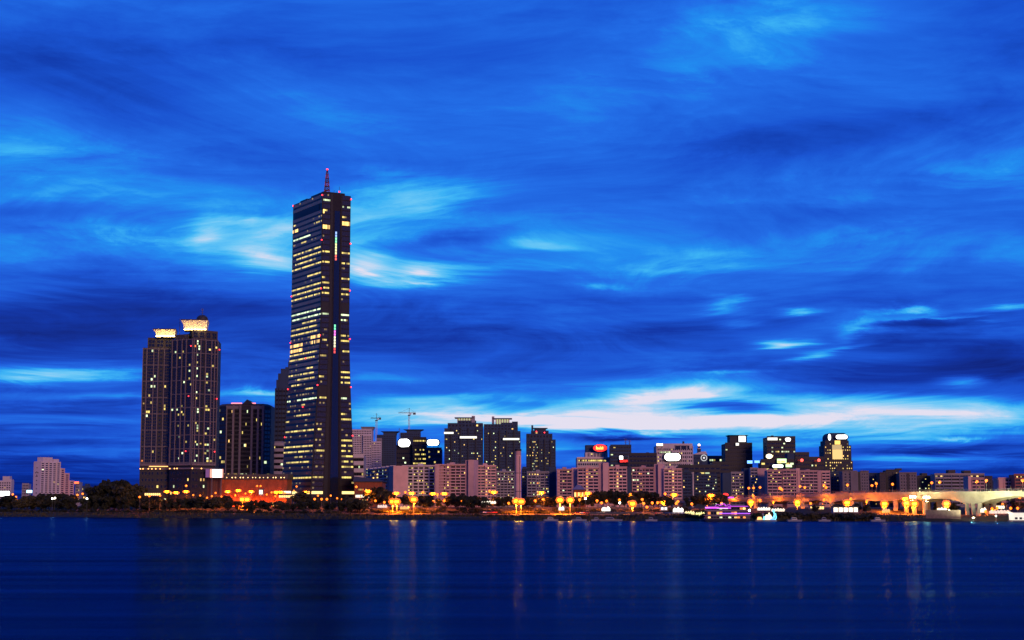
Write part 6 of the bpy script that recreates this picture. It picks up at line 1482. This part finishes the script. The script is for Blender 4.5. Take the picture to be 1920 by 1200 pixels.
swan_boat(1435, 'cyan-lit swan-necked pleasure boat, first at the landing', CY, CRM, 1.1); swan_boat(1441, 'cream-lit taller swan-necked pleasure boat in the middle of the landing', CRM, CY, 1.5); swan_boat(1447.5, 'blue-lit swan-necked pleasure boat, last at the landing', emit('boat_blue', (.1, .35, 1), 2.2), CY, 1.0); swan_boat(1424, 'warm-lit pleasure boat close behind the purple-lit boat', emit('boat_warm', (1, .45, .12), 2.0), HULL, 1.0)
def barge():
    p = on_bank(1893, -10); Y = p.y; x0, x1 = wx(1893, Y), wx(1960, Y); r_ = thing('floating_pontoon', 'bright white floating pontoon house at the edge of the view under the bridge', 'pontoon', ((x0 + x1) / 2, Y, 0)); h = (x1 - x0) / 2
    b = MB(); b.box(-h, h, -4, 5, -.6, .8); b.build('hull', NAVY, r_); b = MB(); b.box(-h + .6, h - .6, -3.4, 4.5, .82, wz(961.5, Y)); b.build('cabin', emit('pontoon_wall', (1, .95, .8), .9), r_)
    b = MB(); b.box(-h, h, -4, 5, wz(961.5, Y) + .01, wz(960.5, Y)); b.build('roof', HULL, r_)
    for k in range(8): b = MB(); b.box(-h + 1.5 + k * 2.6, -h + 3.0 + k * 2.6, -3.5, -3.41, 1.3, 2.5); b.build('window', GLASS, r_)
barge()

# ------------------------------------------------------------------ cars, tents, kiosks and the pavilion in the park
def car_proto(k, mat, L, hc):
    r_ = thing('parked_car', 'car', 'car'); parts = []
    b = MB(); b.prism([(-L/2, -.85), (L/2, -.85), (L/2, .85), (-L/2, .85)], .35, .95, 0, [(-L/2 + .1, -.8), (L/2 - .1, -.8), (L/2 - .1, .8), (-L/2 + .1, .8)]); parts.append((b.build('body', mat, r_), []))
    b = MB(); b.prism([(-L*.38, -.78), (L*.28, -.78), (L*.28, .78), (-L*.38, .78)], .96, hc, 0, [(-L*.30, -.65), (L*.12, -.65), (L*.12, .65), (-L*.30, .65)]); parts.append((b.build('cabin', GLASS, r_), []))
    for sx in (-.31, .31):
        b = MB(); b.bar((L*sx, -.9, .33), (L*sx, .9, .33), .33, n=10); parts.append((b.build('wheel', DARK_STEEL, r_), []))
    return (r_, parts)
CARS = [('white', (.7, .7, .7)), ('silver', (.35, .36, .38)), ('black', (.02, .02, .022)), ('red', (.35, .03, .02)), ('dark blue', (.03, .05, .15))]
PC = [car_proto(k, principled('car_paint_' + n_.replace(' ', '_'), c, rough=.3), 4.4, 1.45) for k, (n_, c) in enumerate(CARS)]
for i in range(34):
    px = 1084 + i * 6.3 + rnd.uniform(-1, 1); p = on_bank(px, 51 + rnd.uniform(-1, 2)); k = rnd.randrange(5)
    copy_thing(PC[k][0], PC[k][1], (p.x, p.y, p.z + .3), R(90) + rnd.uniform(-.1, .1) if i % 3 else rnd.uniform(-.1, .1), auto('car', '%s parked car' % CARS[k][0], px), 'cars parked along the river park')
for i, (px, d) in enumerate(((560, 84), (566, 84), (574, 84), (586, 84), (610, 84), (622, 84), (688, 84), (528, 84), (1000, 100), (1020, 100), (1150, 100), (905, 60), (912, 60), (919, 60), (926, 60))):
    p = on_bank(px, d); k = rnd.randrange(5); copy_thing(PC[k][0], PC[k][1], (p.x, p.y, p.z + .3), rnd.uniform(-.1, .1), auto('car', '%s parked car' % CARS[k][0], px), 'cars parked along the river park')
for pr in PC:
    for ch, _s in pr[1]: bpy.data.objects.remove(ch)
    bpy.data.objects.remove(pr[0])
TENT = emit('tent_lit', (1.0, .72, .60), 1.0); TENTW = emit('tent_white', (1.0, .90, .72), 1.4); KLIT = emit('kiosk_lit', (1.0, .62, .18), 2.2); KLIT2 = emit('kiosk_lit_pale', (1.0, .86, .62), 2.4)
def tent(lb, px0, px1, py0, py1, d, n, mat, grp='lit tents in the park'):
    p = on_bank((px0 + px1) / 2, d); Y = p.y; x0, x1 = wx(px0, Y), wx(px1, Y); w = x1 - x0; zb = max(p.z + .2, wz(py1, Y)); zt = max(wz(py0, Y), zb + 2.2)
    r_ = thing('canopy_tent', lb, 'tent', ((x0 + x1) / 2, Y, zb), 0, grp); hh = zt - zb
    for k in range(n):
        a, c = -w/2 + w * k / n, -w/2 + w * (k + 1) / n; m_ = MB(); m_.prism([(a, -1.8), (c, -1.8), (c, 1.8), (a, 1.8)], hh * .5, hh * (1 if k == n // 2 else .85), 0, [((a+c)/2 - .1, -.1), ((a+c)/2 + .1, -.1), ((a+c)/2 + .1, .1), ((a+c)/2 - .1, .1)]); m_.build('canopy', mat, r_)
    for k in range(n + 1):
        a = -w/2 + w * k / n
        m_ = MB(); m_.bar((a, -1.7, -1.0), (a, -1.7, hh * .5), .07); m_.build('pole', STEEL, r_)
    m_ = MB(); m_.box(-w/2, w/2, .8, 1.0, 0, hh * .5); m_.build('back_panel', mat, r_)
tent('row of pinkish lit peaked tents on the bank before the sloping-roofed hall', 708, 726, 945.5, 952, 45, 4, TENT)
tent('smaller cluster of orange-lit tents below the brightest floodlight', 750, 767, 948, 955, 40, 3, emit('tent_orange', (1, .45, .12), 1.2))
tent('row of white lit canopies below the blank pink end wall', 903, 930, 940.5, 944.5, 70, 6, TENTW)
tent('blazing white tent below the narrow rose block', 1047, 1058, 948.5, 957, 48, 2, TENTW)
tent('blazing white tent between the tall pink end walls', 1128, 1144, 949.5, 958, 48, 2, emit('tent_blaze', (1, .97, .85), 2.6))
tent('blazing white tent beside the bridge abutment', 1262, 1281, 950.5, 960, 36, 3, emit('tent_blaze', (1, .97, .85), 2.6))
tent('white lit tent between the bridge piers', 1757, 1774, 951.5, 958, 30, 3, TENTW)
tent('long row of pale lit canopies beneath the bridge by the landing', 1420, 1444, 951.5, 957, 30, 5, TENTW); tent('second row of pale lit canopies beneath the bridge', 1446, 1471, 952.5, 959, 28, 5, emit('tent_cream', (1, .82, .6), 1.3))
tent('yellow lit stall row between the abutment tent and the purple-lit boat', 1284, 1302, 957, 965, 20, 4, emit('tent_yellow', (1, .80, .33), 1.3)); tent('greenish-yellow lit stall row next to the purple-lit boat', 1304, 1321, 959, 968, 14, 4, emit('tent_lime', (.9, .9, .3), 1.4))
tent('small orange-lit stall row behind the bridge pier cluster', 1654, 1668, 953, 961, 28, 3, emit('tent_orange', (1, .45, .12), 1.2)); tent('white lit stall near the slanted bridge pier', 1838, 1848, 951, 961, 20, 2, TENTW)
tent('pinkish lit stall row by the pontoon', 1855, 1892, 955, 963, 14, 6, TENT)
def kiosk(lb, px0, px1, py0, py1, Y, mat, n):
    b = Bld('kiosk', lb, px0, px1, py0, Y, Y, depth=6, cat='kiosk', ground=max(wz(py1, Y), groundz(wx(px0, Y), Y) + .1)); b.H = max(b.H, 2.5); b.wall(GREYW)
    bb = MB(); bb.box(-b.w/2 - .5, b.w/2 + .5, -1.2, 6.2, b.H + .01, b.H + .4); bb.build('roof', ROOFM, b.root)
    for k in range(n): b.block('lit_window', mat, b.front, b.w * (k + .12) / n, b.w * (k + .88) / n, b.H * .2, b.H * .85, .02, .08)
    b.done()
for a in (('yellow-lit shopfront low under the skyscraper broad face', 527, 545, 921, 926, 1228, KLIT2, 8), ('orange-lit kiosk row in front of the yellow shopfront', 522, 552, 929, 934, 1205, KLIT, 7), ('narrow orange-lit kiosk at the corner of the skyscraper', 556, 566, 922, 932, 1222, KLIT, 4), ('glowing yellow kiosk row before the sloping-roofed hall', 666, 692, 927, 934, 1190, KLIT2, 8),
          ('tall lit yellow kiosk at the globe lamps', 485, 492, 917, 929, 1220, KLIT2, 2), ('long dim shop row under the twin-crowned tower', 270, 300, 924, 930, 1225, KLIT, 8), ('white box van-sized kiosk beside the park cars', 1239, 1252, 953, 957.5, 985, emit('kiosk_white', (1, .95, .9), 1.2), 2),
          ('row of orange-lit stalls beneath the gold-panelled tower', 1520, 1546, 951, 956, 1000, KLIT, 6), ('pink-lit ticket house at the arch', 1860, 1885, 950, 955, 960, KLIT2, 6), ('orange-lit stalls just east of the chimney', 990, 1010, 943, 946, 1060, KLIT, 5), ('dark glass river house beneath the bridge with a few lamps', 1563, 1610, 950, 962, 962, KLIT2, 5)): kiosk(*a)
def pavilion():
    Y = 1110; x0, x1 = wx(1073, Y), wx(1101, Y); g_ = 7.0; r_ = thing('park_pavilion', 'grey pyramid-roofed pavilion with an orange-lit hall behind the twin floodlights', 'pavilion', ((x0 + x1) / 2, Y, g_)); h = (x1 - x0) / 2
    ze, zt = wz(918, Y) - g_, wz(909, Y) - g_
    b = MB(); b.box(-h * .75, h * .85, 0, 12, -.5, ze); b.build('wall', BRICK, r_)
    b = MB(); b.prism([(-h, -2), (h * .75, -2), (h * .75, 14), (-h, 14)], ze + .01, zt, 0, [(-h * .3, 4), (h * .1, 4), (h * .1, 8), (-h * .3, 8)]); b.build('roof', principled('slate_roof', (.17, .16, .19), noise=.1), r_)
    for k in range(6): b = MB(); b.box(-h * .7 + h * 1.5 * k / 6, -h * .7 + h * 1.5 * (k + .7) / 6, -.12, -.02, ze * .55, ze * .85); b.build('window', LIT_ORANGE if k % 2 else LIT_WARM, r_)
pavilion()
